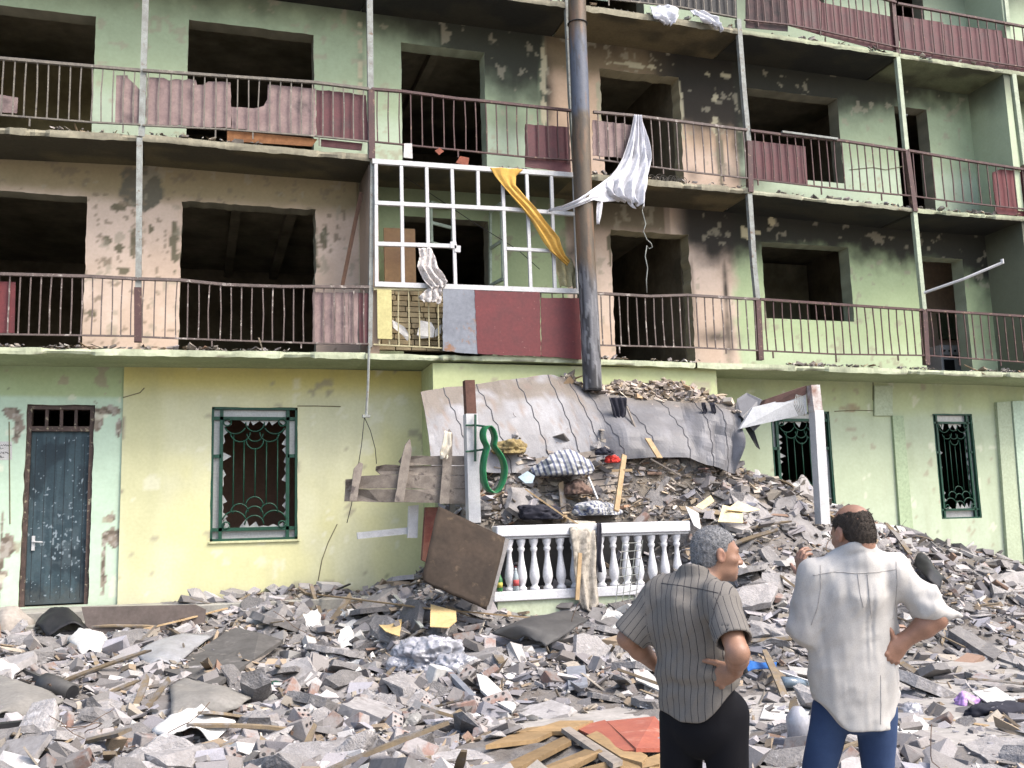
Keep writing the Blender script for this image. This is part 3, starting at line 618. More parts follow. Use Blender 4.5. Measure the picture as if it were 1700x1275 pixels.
link('door_paint', mb, mat('worn_door_paint', (.03, .05, .06), scale=6, attr='col', rough=.6, bmp=.15), leaf, colors=cd)
mb = MB(); mb.box((x0+.06, WY+.075, 1.62), (x0+.1, WY+.098, 1.82)); h = (x0+.08, WY+.06, 1.74); mb.tube([h, (x0+.2, WY+.05, 1.73)], .012, 6); mb.tube([(x0+.08, WY+.098, 1.74), h], .012, 6); link('handle', mb, M_white, leaf)
mb = MB()
mb.box((dr[0]+.002, WY+.04, .86), (dr[0]+.06, WY+.19, dr[3]-.002)); mb.box((dr[1]-.06, WY+.04, .86), (dr[1]-.002, WY+.19, dr[3]-.002)); mb.box((dr[0]+.06, WY+.04, zt-.02), (dr[1]-.06, WY+.19, zt+.05)); mb.box((dr[0]+.06, WY+.04, dr[3]-.06), (dr[1]-.06, WY+.19, dr[3]-.002))
for k in (1, 2, 3): x = x0+(x1-x0)*k/4; mb.box((x-.02, WY+.06, zt+.05), (x+.02, WY+.12, dr[3]-.06))
link('door_frame', mb, M_doorframe, D)
# ================================================================ entrance step and plinth
mb = MB(); mb.box((-4.4, -.05, .1), (XA, .92, .84)); mb.box((-4.4, -.35, .1), (XM+1.2, -.052, .7)); link('entrance_step', mb, mat('worn_concrete', (.3, .29, .25), (.22, .21, .19), scale=4), B, bevel=.015)
# ================================================================ paper notice
mb = MB(); q = [UY(x, y, WY-.004) for x, y in ((-24, 733), (20, 733), (20, 763), (-24, 765))]; mb.prism(q, (0, .003, 0))
no = solo('paper_notice', mb, M_paper, 'white handwritten paper notice taped on the mint wall left of the blue door', 'notice')
mb = MB(); rs = random.Random(4)
for k, (y, xa, xb) in enumerate(((739, -10, 17), (745, -15, 4), (752, -12, 15), (758, -8, 6))):
    x = xa
    while x < xb:
        p = [UY(x+dx, y+rs.uniform(-2, 2), WY-.0055) for dx in (0, .8, 1.6, 2.4)]; mb.tube(p, .0035, 4); x += rs.uniform(2.8, 4)
link('handwriting', mb, M_black, no)
# ================================================================ rusty flue pipe
mb = MB(); pts = [(957, -40), (959, 60), (963, 160), (967, 300), (973, 430), (979, 530), (984, 648)]; q = [UY(x, y, -.33) for x, y in pts]
zz = np.linspace(0, 1, 240); qa = np.array(q); L = np.linspace(0, 1, len(q)); P = np.stack([np.interp(zz, L, qa[:, i]) for i in range(3)], 1)
mb.tube(P, [.145]*240, 40)
# burnt paint colours by height: brown, blue grey, brown, flaking grey
me = mb.mesh('flue_pipe', (P[-1][0], -.33, P[-1][2])); va = np.array([v.co[:] for v in me.vertices]); h = va[:, 2]; H = [UY(970, y, -.33)[2]-P[-1][2] for y in (65, 190, 420, 470)]
nn = fbm(va[:, 0]*5, va[:, 1]*5, h*2, 3)-.5; n2 = fbm(va[:, 0]*12+3, va[:, 1]*12, h*1.5, 5)
c = np.tile(np.array((.10, .075, .05)), (len(va), 1)); c = mx(c, (.10, .115, .15), sstep(H[1]-.1, H[1]+.1, h+.8*nn)*sstep(H[0]+.3, H[0]-.2, h+.6*nn)*.9)
c = mx(c, (.115, .115, .125), sstep(H[2], H[3], h+1.2*nn)); n3 = fbm(va[:, 0]*34, va[:, 1]*34, h*4, 7); c = mx(c, (.03, .028, .03), sstep(.52, .56, n2)*sstep(H[2], H[3], h+1.2*nn)*.9); c = mx(c, (.2, .2, .21), sstep(.56, .6, n3)*sstep(H[2], H[3], h+1.2*nn)*.8); c = mx(c, (.05, .045, .04), sstep(.58, .64, n3)*sstep(H[3], H[2], h)*.5); c = mx(c, (.17, .1, .06), sstep(.58, .66, n2)*.6*sstep(H[3], H[2], h))
M_pipe = mat('burnt_pipe_paint', (.1, .1, .1), scale=9, attr='col', rough=.5, bmp=.35)
p = link('flue_pipe', me, M_pipe, None, (P[-1][0], -.33, P[-1][2]), smooth=True, colors=c); tag(p, 'tall leaning rusty stovepipe with grey flaking paint rising in front of the balconies', 'pipe')
mb = MB(); mb.tube([P[32]+np.array([.155*math.cos(a), .155*math.sin(a), 0]) for a in np.linspace(0, 6.3, 20)], .012, 5); link('strap', mb, M_black, p)
# ================================================================ cables and small hanging things
mb = MB(); mb.tube([UY(x, y, -.06) for x, y in ((613, 575), (612, 600), (611, 640), (608, 690))], .02, 6); a = UY(608, 691, -.06); mb.box(a-np.array([.055, .03, .02]), a+np.array([.055, .03, .02]))
solo('drain_pipe', mb, M_greypost, 'thin flaking metal pipe hanging below the balcony slab over the yellow wall', 'pipe')
def wire(px, Y, label, r=.006, m=M_black, name='wire'):
    mb = MB(); mb.tube([UY(x, y, Y+.01*math.sin(i*2.1)) for i, (x, y) in enumerate(px)], r, 5); return solo(name, mb, m, label, 'wire', smooth=True)
wire([(605, 693), (600, 740), (592, 790), (583, 840), (576, 868)], -.07, 'thin black wire trailing straight down from the hanging pipe')
wire([(605, 693), (615, 715), (623, 745), (625, 770)], -.05, 'thin black wire curling right from the end of the hanging pipe')
wire([(642, 278), (665, 290), (690, 305), (720, 325), (750, 345), (790, 372), (820, 390), (860, 415), (896, 447)], .45, 'dark wire sagging diagonally behind the white window frame')
wire([(1068, 340), (1066, 350), (1072, 372), (1068, 384), (1074, 398), (1081, 404), (1083, 410), (1078, 413), (1074, 408), (1071, 425), (1075, 445), (1073, 465), (1074, 486)], -.12, 'pale twisted wire dangling below the white sheet', .009, M_greypost)
mb = MB(); q = [UY(1534, 486, -.05), UY(1600, 463, -.55), UY(1664, 436, -.9)]; mb.tube(q, .026, 7); mb.tube([q[2]-np.array([0, 0, .02]), q[2]+np.array([.0, 0, .06])], .03, 7)
solo('clothesline_arm', mb, M_white, 'white painted metal arm sticking out from the lower right balcony', 'clothesline')
mb = MB()
for k in range(9):
    c0 = UY(1083+k*6.5, 296+k*.6+3*math.sin(k*2), .06)
    for j in range(2): mb.tube([c0+np.array([.06*math.cos(a), .02*j+.03*math.sin(a*.5), .07*math.sin(a)-.03*j]) for a in np.linspace(0, 6.3, 14)], .006, 4)
solo('bed_spring', mb, M_barblk, 'rusty coiled bed spring lying on the balcony edge beside the white sheet', 'bed spring')
mb = MB()
mb.bar(UY(1512, 180, WY-.05)-np.array([.25, 0, .15]), UY(1512, 180, WY-.05)-np.array([.1, 0, .15]), .03, .03); link('door_bracket', mb, M_greypost, B)
# balcony leftovers
mb = MB(); q = [UY(x, y, .5) for x, y in ((637, 378), (689, 380), (691, 480), (639, 480))]; mb.prism(q, (0, .03, 0)); solo('wooden_board', mb, mat('brown_board', (.2, .12, .055), (.15, .085, .04), scale=2.5, rough=.6), 'flat brown wooden board standing in the glazed balcony', 'board')
mb = MB(); q = [UY(x, y, .3) for x, y in ((597, 318), (603, 321), (571, 478), (565, 476))]; mb.prism(q, (0, .03, 0)); solo('wooden_pole', mb, mat('brown_pole', (.1, .055, .035)), 'thin brown pole leaning against the pink partition', 'pole')
# kitchen things in the far doorway
st = UY(1582, 605, 1.9); S = thing('gas_stove', 'white gas cooker standing inside the lower right balcony doorway', 'stove', (st[0], 1.9, FL2+.0))
mb = MB(); a = np.array([st[0]-.27, 1.9, FL2+.01]); mb.box(a, a+np.array([.6, .5, .82])); link('stove_body', mb, M_white, S, bevel=.012)
mb = MB(); mb.box(a+np.array([.05, -.015, .12]), a+np.array([.3, -.002, .52])); mb.box(a+np.array([.02, -.012, .6]), a+np.array([.58, -.002, .62])); link('oven_door', mb, M_black, S)
mb = MB()
for k in range(4): mb.tube([a+np.array([.08+.13*k, 0, .7]), a+np.array([.08+.13*k, -.03, .7])], .022, 8)
link('knob', mb, M_black, S)
cb = UY(1580, 545, 2.58); mb = MB(); mb.box((cb[0]-.35, 2.5, cb[2]-.25), (cb[0]+.4, 2.59, cb[2]+.3)); o = solo('wall_panel', mb, mat('dark_green_tiles', (.07, .1, .05), (.12, .13, .09), scale=12), 'small dark green panel on the pink kitchen wall seen through the far doorway', 'panel')
# ================================================================ ground and rubble relief
mb = MB(); mb.box((-120, -120, -.5), (140, 140, 0)); o = link('street', mb, mat('dusty_street', (.31, .29, .27), (.24, .225, .21), scale=2.2, third=(.36, .34, .31), tsc=5), None); o['kind'] = 'structure'
def rbf(pts):
    p = np.array(pts, float); d = np.sqrt(((p[:, None, :2]-p[None, :, :2])**2).sum(-1)); n = len(p)
    A = np.zeros((n+1, n+1)); A[:n, :n] = d+np.eye(n)*.02; A[:n, n] = 1; A[n, :n] = 1
    s = np.linalg.solve(A, np.append(p[:, 2], 0))
    def f(X, Y):
        X, Y = np.asarray(X, float), np.asarray(Y, float); r = np.full(X.shape, s[n])
        for k in range(n): r = r+s[k]*np.sqrt((X-p[k, 0])**2+(Y-p[k, 1])**2)
        return r
    return f
CP = [(150, 1062, -.6), (0, 1062, -.8), (330, 1005, .3), (420, 988, .75), (500, 982, .8), (600, 985, .8), (690, 965, .3), (740, 985, -1.7), (820, 1018, -2.2), (400, 1050, -1.2), (600, 1050, -1.2), (200, 1105, -2.2), (400, 1120, -2.8), (620, 1115, -2.8), (0, 1130, -3), (0, 1200, -4.4), (300, 1205, -5), (600, 1195, -5),
      (900, 1038, -2.3), (1020, 1030, -2.35), (850, 1100, -3.8), (1000, 1115, -4), (900, 1200, -5.6), (1100, 1060, -2.9), (1130, 960, -2.15), (1150, 910, -2.0), (1200, 850, -1.6), (1250, 795, -.9), (1330, 825, -.7), (1400, 862, -.4), (1480, 885, .3), (1600, 915, .7), (1700, 935, .85), (1800, 950, .85),
      (1250, 950, -2.8), (1350, 1000, -3), (1500, 1000, -2.3), (1650, 1010, -1.9), (1800, 1030, -1.9), (1300, 1110, -4.6), (1500, 1110, -4.3), (1650, 1100, -3.8), (1500, 1180, -6), (1650, 1185, -5.6), (1300, 1190, -6.3), (1350, 830, .2), (1290, 800, .6)]
HA = rbf([tuple(UY(*c)) for c in CP]+[(x, y, (.16 if y > -8 else .1) if x < 4 else .02) for x in (-6, -3, 0, 2, 3.5, 6, 8, 11, 15) for y in (-7.4, -9.5)]+[(x, .9, .6) for x in (-6, -4)]+[(20, .9, .9), (20, -4, .3), (16, -5, .05)])
HB = rbf([tuple(UY(*c)) for c in [(860, 862, -1.4), (930, 862, -1.4), (1000, 862, -1.4), (1100, 862, -1.4), (1000, 795, -1.1), (900, 780, -1.05), (850, 725, -.75), (930, 742, -.75), (1000, 722, -.8), (1090, 728, -.92), (1150, 742, -.9), (1220, 766, -.95), (1150, 880, -1.45), (1200, 850, -1.5), (1290, 812, -1.2), (1340, 832, -1.1)]]+[(4.3, -.5, 2.3), (6, .1, 3.2), (8, .1, 3.1), (4.3, .1, 2.7)])
def height(X, Y):
    X, Y = np.asarray(X, float), np.asarray(Y, float)
    a = np.maximum(HA(X, Y), 0); m = sstep(4.18, 4.4, X)*sstep(-1.52, -1.38, Y)*sstep(9.3, 8.3, X)*(Y < .14)
    h = a*(1-m)+np.maximum(HB(X, Y), a)*m
    st = (X < XA)*(Y > -.06); h = np.where(st, np.where(X < .9, np.minimum(h, .8), h), h)
    ed = sstep(-6.6, -5.8, X)*sstep(21, 19.5, X)
    rough = (.05+.1*sstep(.05, .5, h))*(fbm(X*2.6, Y*2.6, 0, 91, 4)-.5)*2+.05*(fbm(X*9, Y*9, 0, 92, 3)-.5)
    return np.maximum(h*ed+rough*ed*sstep(-9.4, -7, Y)-.025, -.06)
gx, gy = np.arange(-6.5, 21, .06), np.arange(-9.4, .96, .06)
GX, GY = np.meshgrid(gx, gy, indexing='ij'); GZ = height(GX, GY)
mb = MB(); mb.grid(np.stack([GX, GY, GZ], -1)); me = mb.mesh('rubble_heap', fix=False)
q = np.stack([GX, GY, GZ], -1).reshape(-1, 3); nz = fbm(q[:, 0]*1.5, q[:, 1]*1.5, 0, 95); n2 = fbm(q[:, 0]*7, q[:, 1]*7, 0, 96)
c = np.tile(np.array((.29, .265, .25)), (len(q), 1)); c = mx(c, (.34, .33, .33), sstep(.45, .65, nz)); c = mx(c, (.2, .165, .135), sstep(.55, .7, n2)*.7); c = mx(c, (.38, .32, .25), sstep(1.5, 2., q[:, 2])*.7)
c *= .5
M_heap = mat('mortar_dust', (.3, .28, .26), scale=5, attr='col', bmp=.8, bdist=.03, rough=.95)
o = link('rubble_heap', me, M_heap, None, colors=c, smooth=True); o['kind'] = 'stuff'
def hz(x, y): return float(height(np.array([x]), np.array([y]))[0])
def hn(x, y, e=.15):
    h = height(np.array([x-e, x+e, x, x]), np.array([y, y, y-e, y+e])); n = Vector((-(h[1]-h[0])/(2*e), -(h[3]-h[2])/(2*e), 1)); return n.normalized()
def inview(X, Y, Z, mg=40):
    d = np.stack([X, Y, Z], -1)-CAM; z = d@FW; x = 850+FPX*(d@RT)/z; y = 637.5-FPX*(d@UP)/z
    return (z > 1) & (x > -mg) & (x < 1700+mg) & (y < 1275+mg), z
def hit(px, py, t0=6.5, t1=22):
    """where a line of sight from the camera first meets the heap"""
    d = ray(px, py); t = np.linspace(t0, t1, 700); p = CAM+d*t[:, None]; k = np.nonzero(p[:, 2] < height(p[:, 0], p[:, 1]))[0]
    return p[k[0]] if len(k) else p[-1]
NR = np.random.RandomState(12)
EXC = [(hit(x, y), r_) for x, y, r_ in ((370, 1090, .75), (290, 1085, .45), (110, 1066, .4), (320, 1208, .5), (720, 1098, .5), (672, 1106, .25), (828, 1150, .4), (30, 1162, .6), (345, 1165, .5), (160, 1195, .3), (895, 1052, .6), (1050, 1222, 1.05), (900, 1245, .7), (560, 1248, .5), (655, 1242, .5), (724, 1120, .25), (100, 1143, .3), (457, 1143, .2), (106, 1030, .4), (736, 1025, .3), (650, 1042, .25), (1650, 1245, .5), (1620, 1065, .5), (1600, 1170, .4), (1650, 1158, .4), (1262, 1104, .3), (1000, 1274, .6), (890, 1278, .5), (958, 1122, .25))]
def scatter(n, dmin=6, power=1.2, lim=(-5.5, 19, -8.9, .85), dens=None, exc=()):
    out = []
    while len(out) < n:
        X, Y = NR.uniform(lim[0], lim[1], 4000), NR.uniform(lim[2], lim[3], 4000); Z = height(X, Y); ok, d = inview(X, Y, Z)
        pr = (dmin/np.maximum(d, dmin))**power
        if dens is not None: pr = pr*dens(X, Y, Z)
        ok &= NR.rand(4000) < pr; ok &= ~((X < .8) & (Y > -.3)); ok &= ~((X > XA-.02) & (X < XB) & (Y > .1)); ok &= ~((Y > -2.05) & (Y < -1.7) & (X > 4.2) & (X < 7.1))
        for p_, r_ in exc: ok &= (X-p_[0])**2+(Y-p_[1])**2 > r_*r_
        out += [(a, b, c) for a, b, c in zip(X[ok], Y[ok], Z[ok])]
    return np.array(out[:n])
def dens_heap(X, Y, Z): return np.maximum(.22+.78*sstep(.06, .2, Z), sstep(4.4, 3.2, X))
# ---- fine debris: uncountable chips, one object
def debris(n, smin, smax, seed, name='rubble_debris', pts=None, tint=1., bare=.3):
    P = scatter(n, power=.6, exc=EXC if smax > .2 else EXC[11:13], dens=lambda X, Y, Z: np.maximum(bare+(1-bare)*sstep(.05, .2, Z), sstep(4.4, 3.4, X))) if pts is None else pts; n = len(P); r = np.random.RandomState(seed)
    s = smin*(smax/smin)**(r.rand(n)**1.8); dim = np.stack([s, s*r.uniform(.35, .9, n), s*r.uniform(.1, .36, n)], 1)
    lath = r.rand(n) < (.1 if smax < .2 else .04); dim[lath] *= np.array([3., .35, .5])
    cube = np.array([[x, y, z] for z in (-1, 1) for x, y in ((-1, -1), (1, -1), (1, 1), (-1, 1))])*.5
    V = cube[None]*dim[:, None]*(1+r.uniform(-.35, .35, (n, 8, 3)))
    az, tx, ty = r.uniform(0, 6.28, n), r.normal(0, .4, n), r.normal(0, .4, n)
    def rotm(a, i, j):
        R = np.tile(np.eye(3), (n, 1, 1)); R[:, i, i] = np.cos(a); R[:, j, j] = np.cos(a); R[:, i, j] = -np.sin(a); R[:, j, i] = np.sin(a); return R
    Rm = rotm(az, 0, 1)@rotm(tx, 1, 2)@rotm(ty, 0, 2); V = np.einsum('nij,nkj->nki', Rm, V)+P[:, None]+np.array([0, 0, .012])+np.array([0, 0, 1])*(dim[:, 2]*.35)[:, None, None]
    f0 = np.array([(0, 3, 2, 1), (4, 5, 6, 7), (0, 1, 5, 4), (1, 2, 6, 5), (2, 3, 7, 6), (3, 0, 4, 7)]); F = (f0[None]+8*np.arange(n)[:, None, None]).reshape(-1, 4)
    pal = np.array([(.33, .31, .31), (.38, .355, .365), (.27, .25, .24), (.45, .43, .42), (.62, .6, .57), (.3, .2, .15), (.36, .28, .2), (.22, .2, .19), (.42, .37, .31), (.34, .33, .36)]); pw = np.array([4, 4, 3, 2.4, 1.3, .45, 1.1, 2, 1.6, 2.])
    ci = r.choice(len(pal), n, p=pw/pw.sum()); ci[lath] = r.choice([6, 8, 2], lath.sum()); C = np.repeat(pal[ci]*r.uniform(.45, 1.0, (n, 1))*np.array(tint), 8, 0)
    me = bpy.data.meshes.new(name); me.from_pydata(V.reshape(-1, 3).tolist(), [], F.tolist()); o = link(name, me, M_deb, None, colors=C); o['kind'] = 'stuff'; return o
M_deb = mat('mixed_debris', (.3, .3, .3), scale=14, attr='col', bmp=.4, rough=.95)
debris(15000, .025, .13, 3); debris(4200, .09, .3, 33, 'rubble_shards', bare=.18)
PP_ = scatter(5200, lim=(4.4, 9.2, -1.4, .1), power=0); debris(5200, .025, .17, 4, 'porch_debris', PP_, tint=(1.3, 1.2, 1.05))
# ---- countable pieces
M_conc = mat('broken_concrete', (.25, .237, .232), (.17, .16, .157), scale=7, rand=.38, third=(.3, .286, .282), tsc=7, bmp=.9, bdist=.03, rough=.95)
M_plas = mat('plaster_lump', (.26, .247, .243), (.19, .18, .177), scale=6, rand=.42, third=(.14, .128, .118), tsc=5, bmp=.5, rough=.95)
M_brk = mat('dusty_red_brick', (.2, .13, .108), (.2, .17, .158), scale=6, rand=.35, third=(.23, .212, .205), tsc=6, tlo=.4, thi=.52, bmp=.5, rough=.95)
M_plk = mat('rubble_wood', (.19, .145, .09), (.12, .095, .07), scale=8, rand=.4, third=(.2, .185, .175), tsc=4, tlo=.5, thi=.62)
M_card = mat('cardboard', (.5, .36, .17), (.42, .3, .14), scale=5, rough=.9, rand=.15)
def hull(seed, dim, n=16):
    r = random.Random(seed); bm = bmesh.new()
    for k in range(n):
        p = [r.uniform(-1, 1) for _ in range(3)]; m = max(abs(v) for v in p)
        bm.verts.new([v/m**.8*d/2*r.uniform(.8, 1.05) for v, d in zip(p, dim)])
    h = bmesh.ops.convex_hull(bm, input=bm.verts); bmesh.ops.delete(bm, geom=[g for g in h['geom_interior'] if isinstance(g, bmesh.types.BMVert)], context='VERTS')
    bmesh.ops.dissolve_limit(bm, angle_limit=.22, verts=bm.verts, edges=bm.edges)
    bmesh.ops.triangulate(bm, faces=bm.faces); bmesh.ops.subdivide_edges(bm, edges=bm.edges[:], cuts=3, use_grid_fill=True)
    cc = np.array([v.co[:] for v in bm.verts]); nn = fbm(cc[:, 0]*14+seed, cc[:, 1]*14, cc[:, 2]*14, 700+seed, 4)-.5; mm = min(dim)*.28
    for v, k_ in zip(bm.verts, nn): v.co += v.co.normalized()*float(k_)*mm
    me = bpy.data.meshes.new('concrete_chunk'); bm.to_mesh(me); bm.free(); me.materials.append(M_conc); return me
def flag(seed, w, h, t, mt, nm='plaster_fragment', sides=7):
    r = random.Random(seed); pts = []
    for k in range(sides):
        a = 2*math.pi*k/sides+r.uniform(-.3, .3); q = 1/max(abs(math.cos(a)), abs(math.sin(a)))
        q *= r.uniform(.72, 1.); pts.append((w/2*q*math.cos(a), h/2*q*math.sin(a)))
    pts = frill(pts, .012, seed, .07); mb = MB(); b = [(x, y, r.uniform(-.006, .006)-t/2) for x, y in pts]; n = len(b)
    tp = [(x*r.uniform(.93, .99), y*r.uniform(.93, .99), t/2+r.uniform(-.006, .006)) for x, y, z in b]
    mb.add(b+tp, [tuple(range(n-1, -1, -1)), tuple(range(n, 2*n))]+[(i, (i+1) % n, (i+1) % n+n, i+n) for i in range(n)])
    me = mb.mesh(nm); me.materials.append(mt); return me
def brickmesh(seed, cut):
    r = random.Random(seed); L = .25*cut; bm = bmesh.new(); bmesh.ops.create_cube(bm, size=1)
    for v in bm.verts:
        v.co = Vector((v.co.x*L, v.co.y*.12, v.co.z*.068))
        if cut < 1 and v.co.x > 0: v.co.x += r.uniform(-.05, .03)
        v.co += Vector([r.uniform(-.005, .005) for _ in range(3)])
    bmesh.ops.bevel(bm, geom=bm.edges[:], offset=.007, segments=1, affect='EDGES')
    me = bpy.data.meshes.new('brick'); bm.to_mesh(me); bm.free(); me.materials.append(M_brk); return me
def plankmesh(seed, L, wd, th):
    r = random.Random(seed); mb = MB(); n = 6; vs = []
    for i in range(n):
        x = -L/2+L*i/(n-1); w2 = wd/2*(1 if 0 < i < n-1 else r.uniform(.5, 1)); z = .02*L*math.sin(i/(n-1)*3.1)*r.uniform(.6, 1)
        dx = r.uniform(-.04, .04) if i in (0, n-1) else 0
        vs += [(x+dx, -w2, z), (x-dx, w2, z), (x-dx, w2, z+th), (x+dx, -w2, z+th)]
    fs = [(3, 2, 1, 0), (4*n-4, 4*n-3, 4*n-2, 4*n-1)]
    for i in range(n-1):
        for k in range(4): fs.append((4*i+k, 4*i+(k+1) % 4, 4*i+4+(k+1) % 4, 4*i+4+k))
    mb.add(vs, fs); me = mb.mesh('plank'); me.materials.append(M_plk); return me
def papermesh(seed, w, h, mt=None):
    r = random.Random(seed); n = 9; u = np.linspace(-.5, .5, n); U, V = np.meshgrid(u, u, indexing='ij'); a, b, p = r.uniform(.05, .25), r.uniform(.04, .12), r.uniform(0, 6)
    Z = a*w*np.sin(U*3.+p)*V+b*w*np.cos(V*5+p)+.05*w*np.sin(U*9+V*4+p); sk = r.uniform(-.3, .3)
    P = np.stack([U*w+sk*V*w+.04*w*np.sin(V*11+p), V*h+.04*h*np.sin(U*13+p), Z], -1); mb = MB(); mb.grid(P); me = mb.mesh('paper_sheet'); me.materials.append(mt or M_paper); return me
def zone(x, y):
    if y > -1.95 and 4.2 < x < 8.6: return 'porch'
    if x < 1.3: return 'left'
    if x < 5.2: return 'mid'
    return 'right'
ZT = {'porch': 'heaped up under the torn porch roof', 'left': 'strewn in front of the blue door and the yellow wall', 'mid': 'scattered before the leaning brown board and the balustrade', 'right': 'on the slope of rubble around the two men'}
def orient(n, az, tilt, r):
    q = Vector((0, 0, 1)).rotation_difference(n); e = Euler((r.gauss(0, tilt), r.gauss(0, tilt), az)); return (q.to_matrix() @ e.to_matrix()).to_euler()
def sow(name, meshes, n, desc, cat, grp, tilt=.3, sc=(.7, 1.3), lift=.02, power=1.3, dens=dens_heap, seed=0, dims=None):
    r = random.Random(seed)
    for x, y, z in scatter(n, power=power, dens=dens, exc=EXC):
        o = bpy.data.objects.new(name, meshes[r.randrange(len(meshes))]); COL.objects.link(o); s = sc[0]*(sc[1]/sc[0])**(r.random()**1.2)
        o.location = (x, y, z+lift*s); o.scale = (s*r.uniform(.8, 1.2), s*r.uniform(.8, 1.2), s); o.rotation_euler = orient(hn(x, y), r.uniform(0, 6.28), tilt, r)
        k = zone(x, y); tag(o, desc+' '+ZT[k], cat, grp+' '+ZT[k])
def nd(X, Y, Z): return dens_heap(X, Y, Z)*(.25+.75*sstep(.35, .6, fbm(X*.9, Y*.9, 0, 101)))
sow('concrete_chunk', [hull(k, (.42*random.Random(k).uniform(.75, 1.4), .25, .105*random.Random(k+50).uniform(.7, 1.6)), 14) for k in range(14)], 240, 'broken grey concrete chunk', 'concrete chunk', 'concrete chunks', .28, (.45, 1.5), .05, seed=1)
sow('plaster_fragment', [flag(k, .56, .4, random.Random(k).uniform(.03, .08), M_plas if k % 2 else M_conc) for k in range(14)], 240, 'flat broken plaster piece', 'plaster piece', 'plaster pieces', .26, (.45, 1.5), .04, seed=2)
sow('brick', [brickmesh(k, random.Random(k).choice((1, 1, .8, .6, .5))) for k in range(9)], 260, 'dusty loose brick', 'brick', 'bricks', .4, (.85, 1.1), .04, seed=3, dens=nd)
sow('plank', [plankmesh(k, random.Random(k).uniform(.5, 1.3), random.Random(k+9).uniform(.03, .1), .022) for k in range(12)], 120, 'splintered wooden plank', 'plank', 'splintered planks', .25, (.6, 1.2), .06, seed=4, dens=nd)
sow('paper_sheet', [papermesh(k, .3, .22) for k in range(8)], 75, 'crumpled white sheet of paper', 'paper', 'paper sheets', .35, (.45, 1.25), .08, seed=5)

PIL = lambda X, Y, Z: ((X > 4.35) & (X < 9.6) & (Y > -1.42) & (Y < .05))*1.
_ch = [o.data for o in bpy.data.objects if o.name.startswith('concrete_chunk')][:14]; _pf = [o.data for o in bpy.data.objects if o.name.startswith('plaster_fragment')][:14]
sow('concrete_chunk', _ch, 55, 'broken grey concrete chunk', 'concrete chunk', 'concrete chunks', .3, (.35, .95), .05, seed=21, power=0, dens=PIL)
sow('plaster_fragment', _pf, 55, 'flat broken plaster piece', 'plaster piece', 'plaster pieces', .35, (.3, .8), .05, seed=22, power=0, dens=PIL)
sow('brick', [o.data for o in bpy.data.objects if o.name.startswith('brick') and o.data.name.startswith('brick')][:9], 25, 'dusty loose brick', 'brick', 'bricks', .4, (.85, 1.1), .04, seed=23, power=0, dens=PIL)

def hollow(seed):
    r = random.Random(seed); L, W_, H_ = r.choice((.25, .25, .16)), .12, .14; bm = bmesh.new(); bmesh.ops.create_cube(bm, size=1)
    for v in bm.verts: v.co = Vector((v.co.x*L, v.co.y*W_, v.co.z*H_))+Vector([r.uniform(-.006, .006) for _ in range(3)])
    bmesh.ops.bevel(bm, geom=bm.edges[:], offset=.006, segments=1, affect='EDGES')
    for a in (-1, 0, 1):
        for b in (-1, 1):
            for z in (-1, 1):
                f = bm.faces.new([bm.verts.new((a*L*.28+.014*math.cos(t)*z, b*W_*.25+.014*math.sin(t), z*(H_/2+.0075))) for t in np.linspace(0, 5.5, 8)]); f.material_index = 1
    me = bpy.data.meshes.new('hollow_brick'); bm.to_mesh(me); bm.free(); me.materials.append(M_brk); me.materials.append(M_black); return me
def midd(X, Y, Z): return dens_heap(X, Y, Z)*np.exp(-((X-2.9)/1.6)**2-((Y+5.2)/1.8)**2)+.03
sow('hollow_brick', [hollow(k) for k in range(4)], 26, 'hollow brick with round holes', 'brick', 'hollow bricks', .5, (.9, 1.1), .06, seed=6, dens=midd)
def bent(seed):
    r = random.Random(seed); p = np.array([0., 0, 0]); d = np.array([1., 0, .1]); pts = [p]
    for k in range(9): d = d+np.array([r.uniform(-.5, .5) for _ in range(3)])*np.array([1, 1, .5]); d /= np.linalg.norm(d); p = p+d*r.uniform(.06, .13); p[2] = max(p[2], -.03); pts.append(p)
    mb = MB(); mb.tube(pts, .0045, 5); me = mb.mesh('bent_wire'); me.materials.append(mat('rusty_wire', (.12, .075, .05), scale=20)); return me
sow('bent_wire', [bent(k) for k in range(6)], 26, 'bent rusty wire', 'wire', 'bent rusty wires', .15, (.6, 1.1), .05, seed=7)

# chips and flakes lying along the balcony edges
bp = []
for pxb, th in SLABS:
    P_ = np.array([UY(x, y, 0) for x, y in pxb]); n_ = int(55*(P_[-1, 0]-P_[0, 0])); x_ = NR.uniform(P_[0, 0]+.05, P_[-1, 0]-.05, n_); dn_ = fbm(x_*1.3, th*50, 0, 881) > .47; x_ = x_[dn_]
    bp.append(np.stack([x_, NR.uniform(.03, .4, len(x_)), np.interp(x_, P_[:, 0], P_[:, 2])+th+.012], 1))
bp = np.vstack(bp); debris(len(bp), .025, .13, 9, 'balcony_debris', pts=bp, tint=(1.15, 1.1, 1.))
